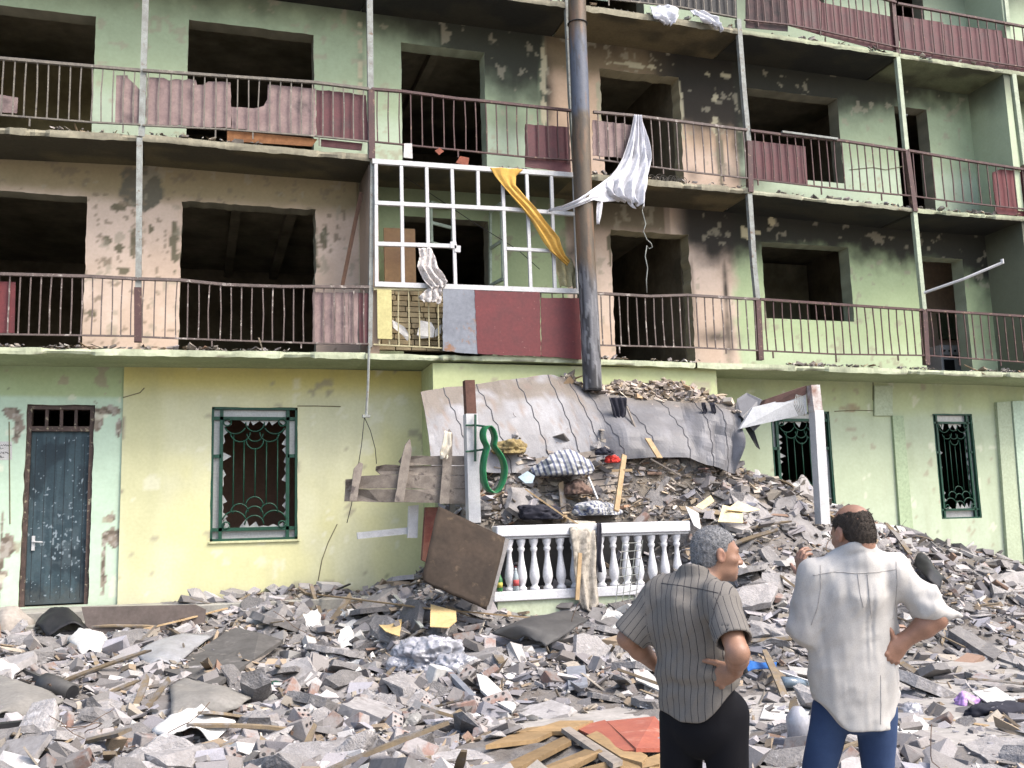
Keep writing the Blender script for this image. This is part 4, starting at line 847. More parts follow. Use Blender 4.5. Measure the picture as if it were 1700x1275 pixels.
# ================================================================ the wrecked porch
PY = -2.0
PO = thing('porch', 'wrecked entrance porch with white balustrade and two white posts in front of the building', 'porch', (5.7, PY, .7))
M_porch = mat('porch_plaster', (.42, .47, .34), (.37, .41, .3), scale=3)
fl = UY(980, 975, PY)[2]
mb = MB(); mb.box((4.45, PY-.06, .1), (7.25, PY+.12, fl-.12)); link('base_wall', mb, M_porch, PO)
mb = MB(); mb.box((4.35, PY+.121, .1), (8.6, .12, fl-.1)); link('porch_floor', mb, M_heap if False else mat('porch_concrete', (.28, .27, .24), scale=4), PO)
M_bal = mat('white_balustrade', (.58, .58, .6), (.5, .5, .52), scale=6, rough=.6, third=(.4, .39, .37), tsc=9, tlo=.64, thi=.72)
BAL = thing('balustrade', None, None); BAL.parent = PO; BAL.location = (5.8-5.7, 0, fl-.7)
zt = UY(980, 869, PY)[2]; zr = UY(980, 891, PY)[2]; xa, xb = UY(822, 920, PY)[0], UY(1143, 920, PY)[0]
mb = MB(); mb.box((xa, PY-.1, zr+.03), (xb, PY+.12, zt)); mb.box((xa+.01, PY-.07, zr), (xb-.01, PY+.09, zr+.03)); link('handrail', mb, M_bal, BAL, bevel=.012)
mb = MB(); mb.box((xa-.06, PY-.1, fl-.12), (xb, PY+.14, fl)); link('bottom_rail', mb, M_bal, BAL, bevel=.01)
Hh = zr-fl; prof = [(.06, 0), (.06, .05), (.045, .07), (.035, .1), (.05, .15), (.065, .25), (.06, .36), (.042, .52), (.03, .66), (.03, .74), (.045, .78), (.045, .82), (.034, .84), (.055, .93), (.06, 1)]
for px in (846, 866, 887, 909, 931, 954, 976, 998, 1019, 1040, 1061, 1083, 1104, 1125):
    mb = MB(); c0 = UY(px, 930, PY); mb.lathe([(r*1.02, z*Hh) for r, z in prof], (c0[0], PY+.01, fl), 14); link('baluster', mb, M_bal, BAL, smooth=True)
def post(name, pts, Y, w, mt, parent):
    mb = MB(); q = [UY(x, y, Y) for x, y in pts]; mb.bar(q[0], q[1], w, w); return link(name, mb, mt, parent)
post('porch_post', [(786, 868), (781, 688)], PY, .155, M_white, PO); post('post_cap', [(781, 690), (778, 632)], PY, .13, mat('rusty_post_cap', (.12, .06, .045), (.08, .04, .03), scale=8), PO)
post('porch_post', [(1366, 870), (1355, 682)], PY+.3, .155, M_white, PO); post('porch_post', [(1354, 684), (1349, 640)], PY+.3, .15, mat('rusty_white_post', (.5, .48, .46), (.22, .12, .09), scale=5), PO)
mb = MB(); q = [UY(*p) for p in ((1228, 712, -1.3), (1340, 687, PY+.36), (1338, 654, PY+.36), (1250, 676, -1.3))]; mb.prism(q, (0, .05, 0)); link('fascia', mb, M_white, PO)
mb = MB(); q = [UY(*p) for p in ((1262, 682, -1.34), (1338, 655, PY+.33), (1339, 640, PY+.33), (1272, 663, -1.34))]; mb.prism(q, (0, .12, 0)); link('fascia_flashing', mb, mat('brown_flashing', (.1, .055, .045), scale=7), PO)
mb = MB()
for k in range(6): mb.tube([UY(1322+k*2.2, 655+k*.5, PY+.28), UY(1318+k*3, 672, PY+.24), UY(1326+k*2, 690, PY+.28)], .006, 4)
link('mesh_scrap', mb, M_greypost, PO)
# torn tin roof, hanging from the wall down over the heap
top = [(698, 652, -.55), (740, 643, -.42), (790, 636, -.3), (850, 629, -.2), (905, 624, -.12), (940, 626, -.1), (985, 655, -.25), (1050, 662, -.4), (1130, 668, -.5), (1170, 668, -.7), (1205, 672, -.85), (1227, 676, -.95)]
bot = [(716, 775, -1.2), (760, 775, -1.15), (815, 785, -1.1), (880, 785, -1.05), (940, 780, -1.), (985, 775, -1.05), (1020, 765, -1.1), (1080, 760, -1.2), (1140, 762, -1.25), (1180, 775, -1.3), (1205, 785, -1.3), (1218, 788, -1.3)]
n, m = 110, 18; T = np.array([UY(*p) for p in top]); Bq = np.array([UY(*p) for p in bot]); u = np.linspace(0, 1, n); ku = np.linspace(0, 1, len(top))
Tp = np.stack([np.interp(u, ku, T[:, i]) for i in range(3)], 1); Bp = np.stack([np.interp(u, ku, Bq[:, i]) for i in range(3)], 1); vv = np.linspace(0, 1, m)
P = Tp[:, None]*(1-vv)[None, :, None]+Bp[:, None]*vv[None, :, None]; Ug, Vg = np.meshgrid(u, vv, indexing='ij')
bul = np.sin(Vg*np.pi)*.1+.025*(fbm(Ug*14, Vg*4, 0, 201)-.5)*2+sstep(.5, .6, Ug)*(.26*(np.abs(2*fbm(Ug*7, Vg*1.6, 0, 203, 3)-1)-.15)*np.sin(Vg*2.9)+.12*np.abs(((Ug*9) % 1)-.5)*np.sin(Vg*3.1)+.1*np.clip(Vg-.35, 0, .3))
P[..., 1] -= bul; P[..., 2] += .06*(fbm(Ug*20, Vg*2, 0, 202)-.5)*(1-Vg)+np.clip(bul, -.1, .1)*.3
mb = MB(); mb.grid(P); me = mb.mesh('tin_roof', P[0, 0]); Uf, Vf = Ug.ravel(), Vg.ravel(); nn = fbm(Uf*20, Vf*6, 0, 204); n2 = fbm(Uf*90, Vf*26, 0, 205)
c = np.tile(np.array((.185, .182, .192)), (n*m, 1)); c = mx(c, (.15, .128, .11), sstep(.42, .2, Vf+.5*(nn-.5))*sstep(.62, .5, Uf)); c = mx(c, (.25, .25, .265), sstep(.56, .7, nn)*sstep(.55, .45, Uf)*.8)
c = mx(c, (.17, .13, .11), sstep(.66, .72, n2)*.75); c = mx(c, (.13, .128, .136), sstep(.47, .56, Uf+.15*(nn-.5))*.85); c = mx(c, (.2, .2, .22), sstep(.6, .7, fbm(Uf*40, Vf*3, 0, 206))*sstep(.5, .6, Uf)*.5); c = mx(c, (.14, .12, .1), sstep(.25, 0, Vf)*sstep(.48, .6, Uf)*.7)
M_tin = mat('dented_tin', (.4, .4, .4), scale=8, attr='col', rough=.55, bmp=.3, metal=.0)
roof = link('tin_roof', me, M_tin, None, P[0, 0], colors=c, solid=.012); tag(roof, 'torn sagging grey tin porch roof hanging from the wall over the rubble', 'roof')
for k in (.09, .19, .285, .375, .455, .52, .6, .69, .78, .86):
    i = int(k*n); mb = MB(); mb.tube([P[min(n-1, i+int(j*.35)), j]+np.array([0, -.008, .004]) for j in range(m)], .009, 4); link('roof_seam', mb, M_tin, roof).data
    me = roof.children[-1].data; set_col(me, (.12, .115, .12))
mb = MB(); q = [UY(*p_) for p_ in ((1224, 662, -.9), (1240, 652, -.9), (1262, 662, -1.1), (1276, 670, -1.25), (1262, 706, -1.3), (1252, 716, -1.3), (1232, 692, -1.2), (1222, 680, -1.0))]; mb.prism(q, (.0, .014, .0)); o = link('roof_flap', mb, M_tin, roof); set_col(o.data, (.15, .15, .16))
# loose rubble lying in the roof gutter against the wall
xs = np.linspace(UY(950, 650, -.3)[0], UY(1272, 660, -.6)[0], 70); tt = np.linspace(0, 1, 14); Zt = np.interp(xs, Tp[:, 0], Tp[:, 2]); Yt = np.interp(xs, Tp[:, 0], Tp[:, 1])
hb = .36*np.exp(-((xs-8.0)/.8)**2)+.16*np.exp(-((xs-7.0)/.5)**2)
G = np.stack([np.repeat(xs[:, None], 14, 1), Yt[:, None]*(1-tt)+.12*tt-.07*(tt < .05), (Zt-.03)[:, None]-.12*(tt < .05)+hb[:, None]*np.sin(np.minimum(tt*2.0, 1.6))[None]+.09*(fbm(xs[:, None]*6, tt[None]*3, 0, 207)-.5)], -1)
mb = MB(); mb.grid(G); me = mb.mesh('roof_rubble', fix=False); o = link('roof_rubble', me, M_heap, None, colors=np.tile(np.array((.24, .2, .16)), (len(me.vertices), 1)), smooth=True); o['kind'] = 'stuff'
ii = NR.randint(0, 70, 1700), NR.randint(0, 14, 1700); debris(1700, .025, .2, 8, 'roof_debris', pts=G[ii]+NR.uniform(-.03, .03, (1700, 3)), tint=(1.3, 1.18, 1.02))
# dark rags hanging on the roof, seam lath
def cloth(name, rows, Y, mt, label, cat, n=26, m=14, fold=.04, fq=3., seed=0, parent=None, Ys=None, thick=.006, colors=None):
    """cloth lofted through rows ((xl,yl),(xr,yr)) with hanging folds; Y may be a list, one depth per row"""
    k = np.linspace(0, 1, len(rows)); Yl = [Y]*len(rows) if not hasattr(Y, '__len__') else Y
    L = np.array([UY(a[0], a[1], yy if not hasattr(yy, '__len__') else yy[0]) for (a, b), yy in zip(rows, Yl)]); R = np.array([UY(b[0], b[1], yy if not hasattr(yy, '__len__') else yy[1]) for (a, b), yy in zip(rows, Yl)])
    t = np.linspace(0, 1, n); Lp = np.stack([np.interp(t, k, L[:, i]) for i in range(3)], 1); Rp = np.stack([np.interp(t, k, R[:, i]) for i in range(3)], 1); s = np.linspace(0, 1, m)
    P = Lp[:, None]*(1-s)[None, :, None]+Rp[:, None]*s[None, :, None]; S, TT = np.meshgrid(s, t)
    P[..., 2] += (.02*np.sin(S*23+seed)+.05*(fbm(S*7, S*0+seed, 0, seed+3)-.5))*sstep(.85, 1, TT)*min(1, fold*16)
    w = fold*.35*np.sin((S*fq*2.7+TT*1.5+1.2*fbm(S*3, TT*2, 0, seed+4))*6.28)*(.3+.7*TT)+fold*np.sin((S*fq+.35*np.sin(TT*4+seed)+.6*fbm(S*2, TT*3, 0, seed))*6.28)*(.35+.65*TT)+fold*.8*(fbm(S*4, TT*5, 0, seed+1)-.5)
    P[..., 1] -= w; P[..., 2] += .25*fold*(fbm(S*6, TT*2, 0, seed+2)-.5)*2*sstep(.7, 1, TT)
    mb = MB(); mb.grid(P); o = solo(name, mb, mt, label, cat, smooth=True, solid=thick); return o
def cmat(name, c1, c2=None, sc=6, **k): return mat(name, c1, c2 or tuple(.85*v for v in c1), scale=sc, rough=.95, bmp=.25, **k)
M_sheet = cmat('white_cotton', (.58, .58, .615)); M_dark_rag = cmat('dark_cloth', (.014, .014, .022), (.028, .028, .038))
cloth('rag', [((1010, 660), (1040, 660)), ((1018, 685), (1040, 682)), ((1022, 705), (1036, 705)), ((1020, 729), (1039, 728))], -.78, M_dark_rag, 'black knotted rag hanging over the middle of the tin roof', 'rag', seed=3)
cloth('rag', [((1164, 668), (1171, 668)), ((1166, 680), (1173, 680)), ((1168, 692), (1174, 691))], -.95, M_dark_rag, 'short dark blue rag stuck on the right part of the tin roof', 'rag', 10, 6, seed=4)
cloth('rag', [((1178, 668), (1186, 668)), ((1182, 690), (1188, 690)), ((1184, 718), (1190, 717))], -1.0, M_dark_rag, 'long dark blue rag on the right part of the tin roof', 'rag', 14, 6, seed=5)
mb = MB(); mb.tube([UY(1040, 675, -.75), UY(1052, 705, -.95), UY(1064, 730, -1.05)], .02, 5); solo('roof_lath', mb, M_greywood, 'thin lath leaning from the tin roof down to the rubble', 'lath')
mb = MB(); q = [UY(*p) for p in ((1226, 690, -1.1), (1245, 693, -1.2), (1262, 746, -1.3), (1257, 742, -1.3))]; mb.prism(q, (0, .02, 0)); solo('bent_flashing', mb, M_black, 'dark bent strip of flashing dangling at the right end of the tin roof', 'flashing')
# white sheet over the rail, yellow curtain, lace
WS = cloth('bed_sheet', [((1052, 191), (1066, 192)), ((1050, 205), (1069, 206)), ((1046, 225), (1074, 226)), ((1040, 245), (1078, 246)), ((1034, 262), (1081, 264)), ((1022, 282), (1079, 284)), ((1008, 298), (1076, 303)), ((1004, 312), (1073, 318)), ((1012, 325), (1071, 332)), ((1030, 332), (1069, 343))], [-.05, -.07, -.1, -.12, -.14, -.2, -.25, -.27, -.28, -.28], M_sheet, 'white bed sheet draped over the upper rail and blown across the flue pipe', 'bed sheet', 90, 60, .075, 3.4, 7)
def sub(o, parent):
    o.parent = parent; o.location = tuple(np.array(o.location)-np.array(parent.location))
    for k in ('label', 'category', 'group'):
        if k in o: del o[k]
a = cloth('twisted_corner', [((1016, 290), (1022, 334)), ((995, 306), (1000, 336)), ((978, 318), (985, 332)), ((958, 331), (962, 341)), ((935, 341), (938, 350)), ((911, 347), (913, 350))], [-.24, -.34, -.48, -.5, -.35, -.1], M_sheet, 'x', 'x', 40, 12, .035, 2., 9); sub(a, WS)
a = cloth('torn_strip', [((990, 318), (1002, 318)), ((991, 335), (1000, 335)), ((990, 352), (999, 354)), ((991, 372), (995, 373))], -.36, M_sheet, 'x', 'x', 16, 6, .02, 1, 11); sub(a, WS)
a = cloth('torn_strip', [((1040, 330), (1050, 331)), ((1043, 338), (1052, 339)), ((1050, 345), (1056, 346))], -.27, M_sheet, 'x', 'x', 10, 6, .02, 1, 12); sub(a, WS)
M_yel = cmat('yellow_curtain', (.55, .33, .07), (.45, .27, .07)); M_net = cmat('dusty_net', (.36, .33, .2), (.3, .27, .15)); M_lace = mat('lace', (.62, .58, .55), (.5, .46, .44), scale=18, rough=.95, third=(.3, .27, .25), tsc=25, tlo=.52, thi=.58)
YC = cloth('yellow_curtain', [((814, 278), (869, 281)), ((822, 292), (857, 292)), ((834, 308), (856, 308)), ((848, 325), (870, 324)), ((866, 345), (889, 345)), ((882, 365), (904, 366)), ((892, 383), (918, 384)), ((903, 403), (928, 395)), ((914, 418), (931, 408)), ((928, 430), (938, 424)), ((942, 440), (946, 434))], [-.06, -.07, -.09, -.1, -.1, -.1, -.1, -.1, -.1, -.1, -.08], M_yel, 'torn yellow curtain twisted diagonally across the white window frame', 'curtain', 90, 16, .03, 2.2, 21)
cloth('net_curtain', [((912, 412), (948, 428)), ((918, 440), (956, 446)), ((925, 460), (958, 462)), ((930, 475), (957, 478))], [.1, .08, .06, .05], M_net, 'dusty beige net curtain bunched beside the flue pipe behind the white frame', 'curtain', 30, 14, .04, 2.5, 23)
LC = cloth('lace_curtain', [((694, 412), (717, 412)), ((697, 425), (722, 428)), ((692, 442), (727, 445)), ((700, 458), (738, 460)), ((706, 470), (742, 468)), ((716, 480), (738, 476))], [-.04, -.06, -.08, -.08, -.09, -.1], M_lace, 'dirty white lace curtain hanging through the lower part of the white frame', 'curtain', 40, 18, .05, 2.7, 25)
a = cloth('hem', [((716, 474), (738, 474)), ((704, 484), (732, 482)), ((696, 492), (734, 492)), ((700, 502), (730, 503))], -.1, M_lace, 'x', 'x', 24, 14, .05, 3, 27); sub(a, LC)
for q, Y, lb in (([(651, 531), (660, 536), (672, 543), (682, 560), (676, 566), (668, 556), (653, 544)], .1, 'white torn sheet of paper behind the yellowed bars of the glazed balcony, left one'), ([(698, 532), (716, 535), (722, 545), (720, 560), (700, 562), (692, 556)], .1, 'white crumpled paper stuck behind the yellowed bars, the larger middle one'), ([(722, 548), (733, 538), (732, 553), (722, 560)], .1, 'small white paper corner beside the grey metal sheet')):
    mb = MB(); mb.prism([UY(x, y, Y+.015*math.sin(i*2)) for i, (x, y) in enumerate(q)], (0, .004, 0)); solo('torn_paper', mb, M_paper, lb, 'paper')
cloth('crumpled_sheet', [((1078, 12), (1108, 8)), ((1082, 20), (1128, 14)), ((1088, 28), (1126, 26)), ((1100, 40), (1118, 42))], [-.02, -.06, -.1, -.08], M_sheet, 'white crumpled sheet on the top balcony edge beside the flue pipe', 'sheet', 24, 16, .05, 2, 31)
cloth('crumpled_sheet', [((1146, 16), (1170, 18)), ((1152, 24), (1192, 30)), ((1165, 34), (1196, 40)), ((1186, 45), (1200, 52))], [-.02, -.06, -.1, -.08], M_sheet, 'cream crumpled sheet on the top balcony edge, right of the white one', 'sheet', 24, 16, .05, 2, 33)
for q, lb in (([(722, 250), (730, 245), (737, 251), (729, 257)], 'red tile shard caught under the third storey rail, left one'), ([(757, 270), (764, 259), (779, 262), (777, 276)], 'larger red tile shard on the balcony edge above the white frame')):
    mb = MB(); mb.prism([UY(x, y, -.02) for x, y in q], (0, .02, 0)); solo('tile_shard', mb, mat('red_tile', (.25, .08, .05)), lb, 'tile shard')
mb = MB(); mb.prism([UY(x, y, -.02) for x, y in ((671, 238), (684, 238), (685, 263), (670, 261))], (0, .02, .0)); solo('paper_scrap', mb, M_paper, 'white paper scrap under the rail at the left edge of the tall doorway', 'paper')
# green hourglass sign bracketed to the left post
G8 = thing('bracket_sign', 'green metal figure eight sign bracketed to the left white porch post', 'sign', UY(800, 820, PY-.2))
cr = [(806, 706), (813, 714), (817, 728), (813, 740), (822, 750), (830, 764), (833, 780), (830, 798), (822, 814), (813, 819), (803, 812), (798, 798), (796, 780), (798, 762), (801, 750), (804, 742), (798, 732), (796, 722), (798, 712), (806, 706)]
q = np.array([UY(x, y, PY-.2) for x, y in cr]); kk = np.linspace(0, 1, len(q)); tt = np.linspace(0, 1, 120)
Q = np.stack([np.interp(tt, kk, q[:, i]) for i in range(3)], 1)
for _ in range(6): Q[:-1] = (np.roll(Q[:-1], 1, 0)+Q[:-1]*2+np.roll(Q[:-1], -1, 0))/4; Q[-1] = Q[0]
dv = np.array([.045, -.12, -.01]); mb = MB(); mb.grid(np.stack([Q, Q+dv*.5, Q+dv], 1)); link('sign_band', mb, mat('green_sign_paint', (.02, .17, .06), (.012, .11, .04), scale=6, rough=.35), G8, smooth=True, solid=.014)
mb = MB(); mb.tube([UY(773, 706, PY-.1), UY(790, 706, PY-.12), UY(806, 708, PY-.2)], .014, 6); mb.tube([UY(773, 750, PY-.1), UY(790, 748, PY-.12), UY(805, 746, PY-.2)], .014, 6); mb.bar(UY(789, 688, PY-.13), UY(789, 766, PY-.13), .025, .03); link('bracket', mb, M_green, G8)
# broken plank panel sticking out to the left
PP = thing('broken_planking', 'broken grey plank panel with three battens sticking out left of the white porch post', 'panel', UY(680, 835, PY+.1))
Yp = PY+.1
for q in ([(668, 757), (776, 757), (776, 772), (668, 772), (662, 766)], [(625, 774), (640, 771), (668, 773), (776, 773), (776, 789), (632, 788), (624, 781)], [(600, 790), (640, 788), (776, 790), (776, 811), (592, 811)], [(574, 796), (592, 794), (596, 812), (776, 812), (776, 836), (572, 832)]):
    mb = MB(); mb.prism([UY(x, y, Yp+.003*k) for k, (x, y) in enumerate(frill(q, .6, 3, 14))], (0, .03, 0)); link('plank', mb, M_greywood, PP)
for q in ([(580, 831), (592, 831), (603, 770), (597, 767), (588, 778)], [(655, 833), (670, 833), (684, 748), (681, 728), (673, 738), (667, 760)], [(730, 836), (745, 836), (751, 755), (752, 722), (746, 712), (738, 730)]):
    mb = MB(); mb.prism([UY(x, y, Yp-.04) for x, y in frill(q, .6, 5, 12)], (0, .035, 0)); link('batten', mb, M_greywood, PP)
cloth('rag', [((738, 715), (750, 718)), ((734, 735), (749, 738)), ((730, 750), (746, 752)), ((732, 762), (742, 762))], Yp-.06, cmat('cream_rag', (.6, .55, .45)), 'cream rag snagged on the rightmost batten of the plank panel', 'rag', 16, 8, .03, 1.5, 41)
mb = MB(); q = [UY(x, y, PY+.5) for x, y in ((593, 884), (692, 874), (692, 885), (594, 895))]; mb.prism(q, (0, .06, 0)); q = [UY(x, y, PY+.45) for x, y in ((679, 840), (695, 838), (693, 893), (677, 893))]; mb.prism(q, (0, .06, 0))
solo('window_rail', mb, M_white, 'white painted L shaped frame piece sticking out below the plank panel', 'frame piece')
mb = MB(); q = [UY(x, y, PY+.3) for x, y in ((707, 842), (727, 842), (712, 935), (701, 930))]; mb.prism(q, (0, .1, 0)); solo('wooden_post', mb, mat('oxblood_wood', (.13, .04, .03), (.2, .1, .07), scale=6), 'dark red splintered post standing behind the leaning brown board', 'post')
# leaning brown board: slightly curled sheet with a pale thick edge
rows = [((728, 841), (838, 893)), ((722, 862), (834, 915)), ((716, 890), (828, 940)), ((709, 920), (822, 965)), ((702, 952), (816, 988)), ((703, 966), (808, 1012))]
LB = cloth('leaning_board', rows, [(-2.12, -2.25), (-2.2, -2.35), (-2.28, -2.45), (-2.38, -2.55), (-2.46, -2.62), (-2.5, -2.68)], mat('stained_hardboard', (.05, .037, .028), (.032, .025, .02), scale=2.4, rough=.85, third=(.085, .062, .042), tsc=4, bmp=.2, spec=.12), 'large dark brown stained sheet leaning against the left end of the balustrade', 'board', 20, 16, .012, .5, 51, thick=.025)
mb = MB(); q = [UY(*p) for p in ((839, 893, -2.26), (846, 896, -2.24), (815, 1012, -2.68), (808, 1012, -2.7))]; mb.prism(q, (.0, .06, .0)); link('pale_edge', mb, M_plas, LB)
# rug and things on the balustrade
cloth('rug', [((944, 864), (989, 866)), ((946, 880), (988, 884)), ((950, 910), (989, 914)), ((952, 940), (988, 945)), ((957, 970), (991, 975)), ((963, 1000), (995, 1003)), ((970, 1010), (988, 1014))], [-1.98, -2.14, -2.16, -2.17, -2.19, -2.21, -2.22], mat('mottled_rug', (.42, .38, .32), (.3, .27, .23), scale=22, rough=.95, third=(.2, .18, .15), tsc=14, tlo=.5, thi=.6), 'mottled beige rug hanging over the white balustrade', 'rug', 50, 16, .035, 2., 61, thick=.012)
cloth('rag', [((990, 868), (998, 868)), ((991, 900), (999, 900)), ((990, 930), (998, 930)), ((992, 950), (999, 950))], -2.13, M_dark_rag, 'long navy strip of cloth hanging on the balustrade right of the rug', 'rag', 20, 6, .02, 1, 62)
mb = MB(); mb.bar(UY(963, 918, -2.24), UY(958, 996, -2.3), .05, .03); solo('stick', mb, M_wood, 'short brown wooden stick leaning on the hanging rug', 'stick')
def bottle(px, pt, pb, mt, label, cap, lab):
    zb = UY(px, pb, PY-.03)[2]; H = UY(px, pt, PY-.03)[2]-zb; x = UY(px, pb, PY-.03)[0]; x0 = (x, PY-.13, fl-.115+0*zb)
    t = thing('bottle', label, 'bottle', (x, PY-.05, fl+.002)); mb = MB(); mb.lathe([(.03, 0), (.036, .01), (.036, H*.55), (.03, H*.66), (.013, H*.82), (.012, H*.95)], (x, PY-.05, fl+.002), 14); link('bottle_body', mb, mt, t, smooth=True)
    mb = MB(); mb.lathe([(.014, H*.94), (.014, H)], (x, PY-.05, fl+.002), 10); link('cap', mb, cap, t); mb = MB(); mb.lathe([(.0368, H*.2), (.0368, H*.45)], (x, PY-.05, fl+.002), 14); link('bottle_label', mb, lab, t, smooth=True)
bottle(829, 938, 972, mat('green_bottle', (.05, .2, .06), rough=.2, bmp=0, spec=.6), 'green bottle with yellow label at the left end of the balustrade', M_white, mat('yellow_label', (.5, .45, .1)))
bottle(856, 930, 971, mat('clear_bottle', (.35, .4, .42), rough=.15, bmp=0, spec=.6), 'clear bottle with red label between the first balusters', M_redsheet, mat('red_label', (.45, .08, .08)))
WR = MB()
for k in range(8): WR.tube([UY(1022+k*1.6, 1000-k*14, -2.35), UY(1058+k*1., 992-k*13, -2.3)], .005, 4)
for k in range(4): WR.tube([UY(1022+k*11, 1002-k*2, -2.35), UY(1034+k*11, 902-k*2, -2.3)], .006, 4)
solo('wire_rack', WR, M_greypost, 'bent grey wire rack leaning on the balustrade near the man in the striped shirt', 'rack')
# ================================================================ the two men: smooth blended volumes meshed as one surface
class SDF:
    def __init__(s, lo, hi, h):
        s.lo, s.h = np.array(lo, float), h; s.n = np.ceil((np.array(hi)-s.lo)/h).astype(int)+1
        s.ax = [s.lo[i]+h*np.arange(s.n[i]) for i in range(3)]; s.f = np.full(tuple(s.n), .2, np.float32)
    def win(s, lo, hi):
        i0 = np.clip(np.floor((np.array(lo)-s.lo)/s.h).astype(int), 0, s.n-1); i1 = np.clip(np.ceil((np.array(hi)-s.lo)/s.h).astype(int)+1, 1, s.n)
        sl = tuple(slice(a, b) for a, b in zip(i0, i1)); return sl, np.stack(np.meshgrid(*[s.ax[i][sl[i]] for i in range(3)], indexing='ij'), -1)
    def put(s, d, sl, k, sub=False):
        g = s.f[sl]
        if sub:
            d = -d; hh = np.maximum(k-np.abs(g-d), 0)/k; s.f[sl] = np.maximum(g, d)+hh*hh*k*.25
        else:
            hh = np.maximum(k-np.abs(g-d), 0)/k; s.f[sl] = np.minimum(g, d)-hh*hh*k*.25
    def cap(s, a, b, ra, rb, k=.02, fr=None, sy=1., sub=False, cut=None):
        a, b = np.array(a, float), np.array(b, float); m = max(ra, rb)+k+.03; sl, P = s.win(np.minimum(a, b)-m, np.maximum(a, b)+m)
        q = P-a; ab = b-a
        if fr is not None:
            Fm = np.array(fr); q = q@Fm.T; ab = ab@Fm.T; q = q*np.array([1, sy, 1]); ab = ab*np.array([1, sy, 1])
        t = np.clip((q@ab)/(ab@ab+1e-9), 0, 1); d = np.sqrt(((q-t[..., None]*ab)**2).sum(-1))-(ra+(rb-ra)*t)
        if sy > 1: d = d/(1+(sy-1)*.35)
        if cut is not None:
            for p, nv in cut: d = np.maximum(d, (P-np.array(p))@np.array(nv))
        s.put(d, sl, k, sub)
    def ell(s, c, r, fr, k=.02, sub=False):
        c = np.array(c, float); m = max(r)+k+.02; sl, P = s.win(c-m, c+m); q = (P-c)@np.array(fr).T; r = np.array(r, float)
        l = np.sqrt(((q/r)**2).sum(-1)); l2 = np.sqrt(((q/r**2)**2).sum(-1))+1e-9; s.put(l*(l-1)/l2, sl, k, sub)
    def grid(s): return np.stack(np.meshgrid(*s.ax, indexing='ij'), -1)
    def mesh(s):
        f = s.f; n = f.shape; neg = f < 0
        c = np.zeros(tuple(v-1 for v in n), np.int32)
        for dx in (0, 1):
            for dy in (0, 1):
                for dz in (0, 1): c += neg[dx:n[0]-1+dx, dy:n[1]-1+dy, dz:n[2]-1+dz]
        act = (c > 0) & (c < 8); I = np.argwhere(act); acc = np.zeros((len(I), 3)); cnt = np.zeros(len(I))
        crn = [(x, y, z) for x in (0, 1) for y in (0, 1) for z in (0, 1)]; val = {k: f[I[:, 0]+k[0], I[:, 1]+k[1], I[:, 2]+k[2]] for k in crn}
        for p in crn:
            for ax in range(3):
                if p[ax]: continue
                q = list(p); q[ax] = 1; a, b = val[p], val[tuple(q)]; m = (a < 0) != (b < 0); t = a/(a-b+1e-12); t = np.where(m, t, 0)
                pt = np.tile(np.array(p, float), (len(I), 1)); pt[:, ax] = t; acc += pt*m[:, None]; cnt += m
        V = s.lo+(I+acc/cnt[:, None])*s.h; idx = np.full(act.shape, -1, np.int64); idx[act] = np.arange(len(I)); F = []
        for ax in range(3):
            o = [i for i in range(3) if i != ax]; sl0 = [slice(None)]*3; sl1 = [slice(None)]*3; sl0[ax] = slice(0, n[ax]-1); sl1[ax] = slice(1, n[ax])
            ch = np.argwhere(neg[tuple(sl0)] != neg[tuple(sl1)]); ch = ch[(ch[:, o[0]] > 0) & (ch[:, o[1]] > 0) & (ch[:, o[0]] < n[o[0]]-1) & (ch[:, o[1]] < n[o[1]]-1)]
            e0, e1 = np.zeros(3, int), np.zeros(3, int); e0[o[0]] = 1; e1[o[1]] = 1
            g = lambda d: idx[tuple((ch-d).T)]
            quad = np.stack([g(0*e0), g(e0), g(e0+e1), g(e1)], 1); fl = neg[tuple(sl0)][tuple(ch.T)]
            if ax == 1: fl = ~fl
            quad[fl] = quad[fl][:, ::-1]; F.append(quad)
        F = np.vstack(F); F = F[(F >= 0).all(1)]; return V, F
def tomesh(name, V, F, mt, parent, origin, col=None, smooth_it=0, extra=None):
    me = bpy.data.meshes.new(name); o0 = np.array(origin, float); me.from_pydata((V-o0).tolist(), [], F[:, ::-1].tolist())
    if smooth_it:
        bm = bmesh.new(); bm.from_mesh(me)
        for _ in range(smooth_it): bmesh.ops.smooth_vert(bm, verts=bm.verts, factor=.5, use_axis_x=True, use_axis_y=True, use_axis_z=True)
        bm.to_mesh(me); bm.free()
    bm = bmesh.new(); bm.from_mesh(me); bmesh.ops.recalc_face_normals(bm, faces=bm.faces); bm.to_mesh(me); bm.free()
    o = link(name, me, mt, parent, o0, smooth=True, colors=col)
    if extra is not None:
        for k, v in extra.items(): at = me.attributes.new(k, 'FLOAT', 'POINT'); at.data.foreach_set('value', np.asarray(v, np.float32))
    return o
def frame(fwd, up=(0, 0, 1)):
    f = np.array(fwd, float); f /= np.linalg.norm(f); u = np.array(up, float); r = np.cross(f, u); r /= np.linalg.norm(r); u = np.cross(r, f); return np.array([r, f, u])
VD = np.array([math.sin(YAW), math.cos(YAW), 0]); VR = np.array([math.cos(YAW), -math.sin(YAW), 0])
def heading(deg): a = math.radians(deg); return VD*math.cos(a)+VR*math.sin(a)     # 0 = away from the camera, + = to the right
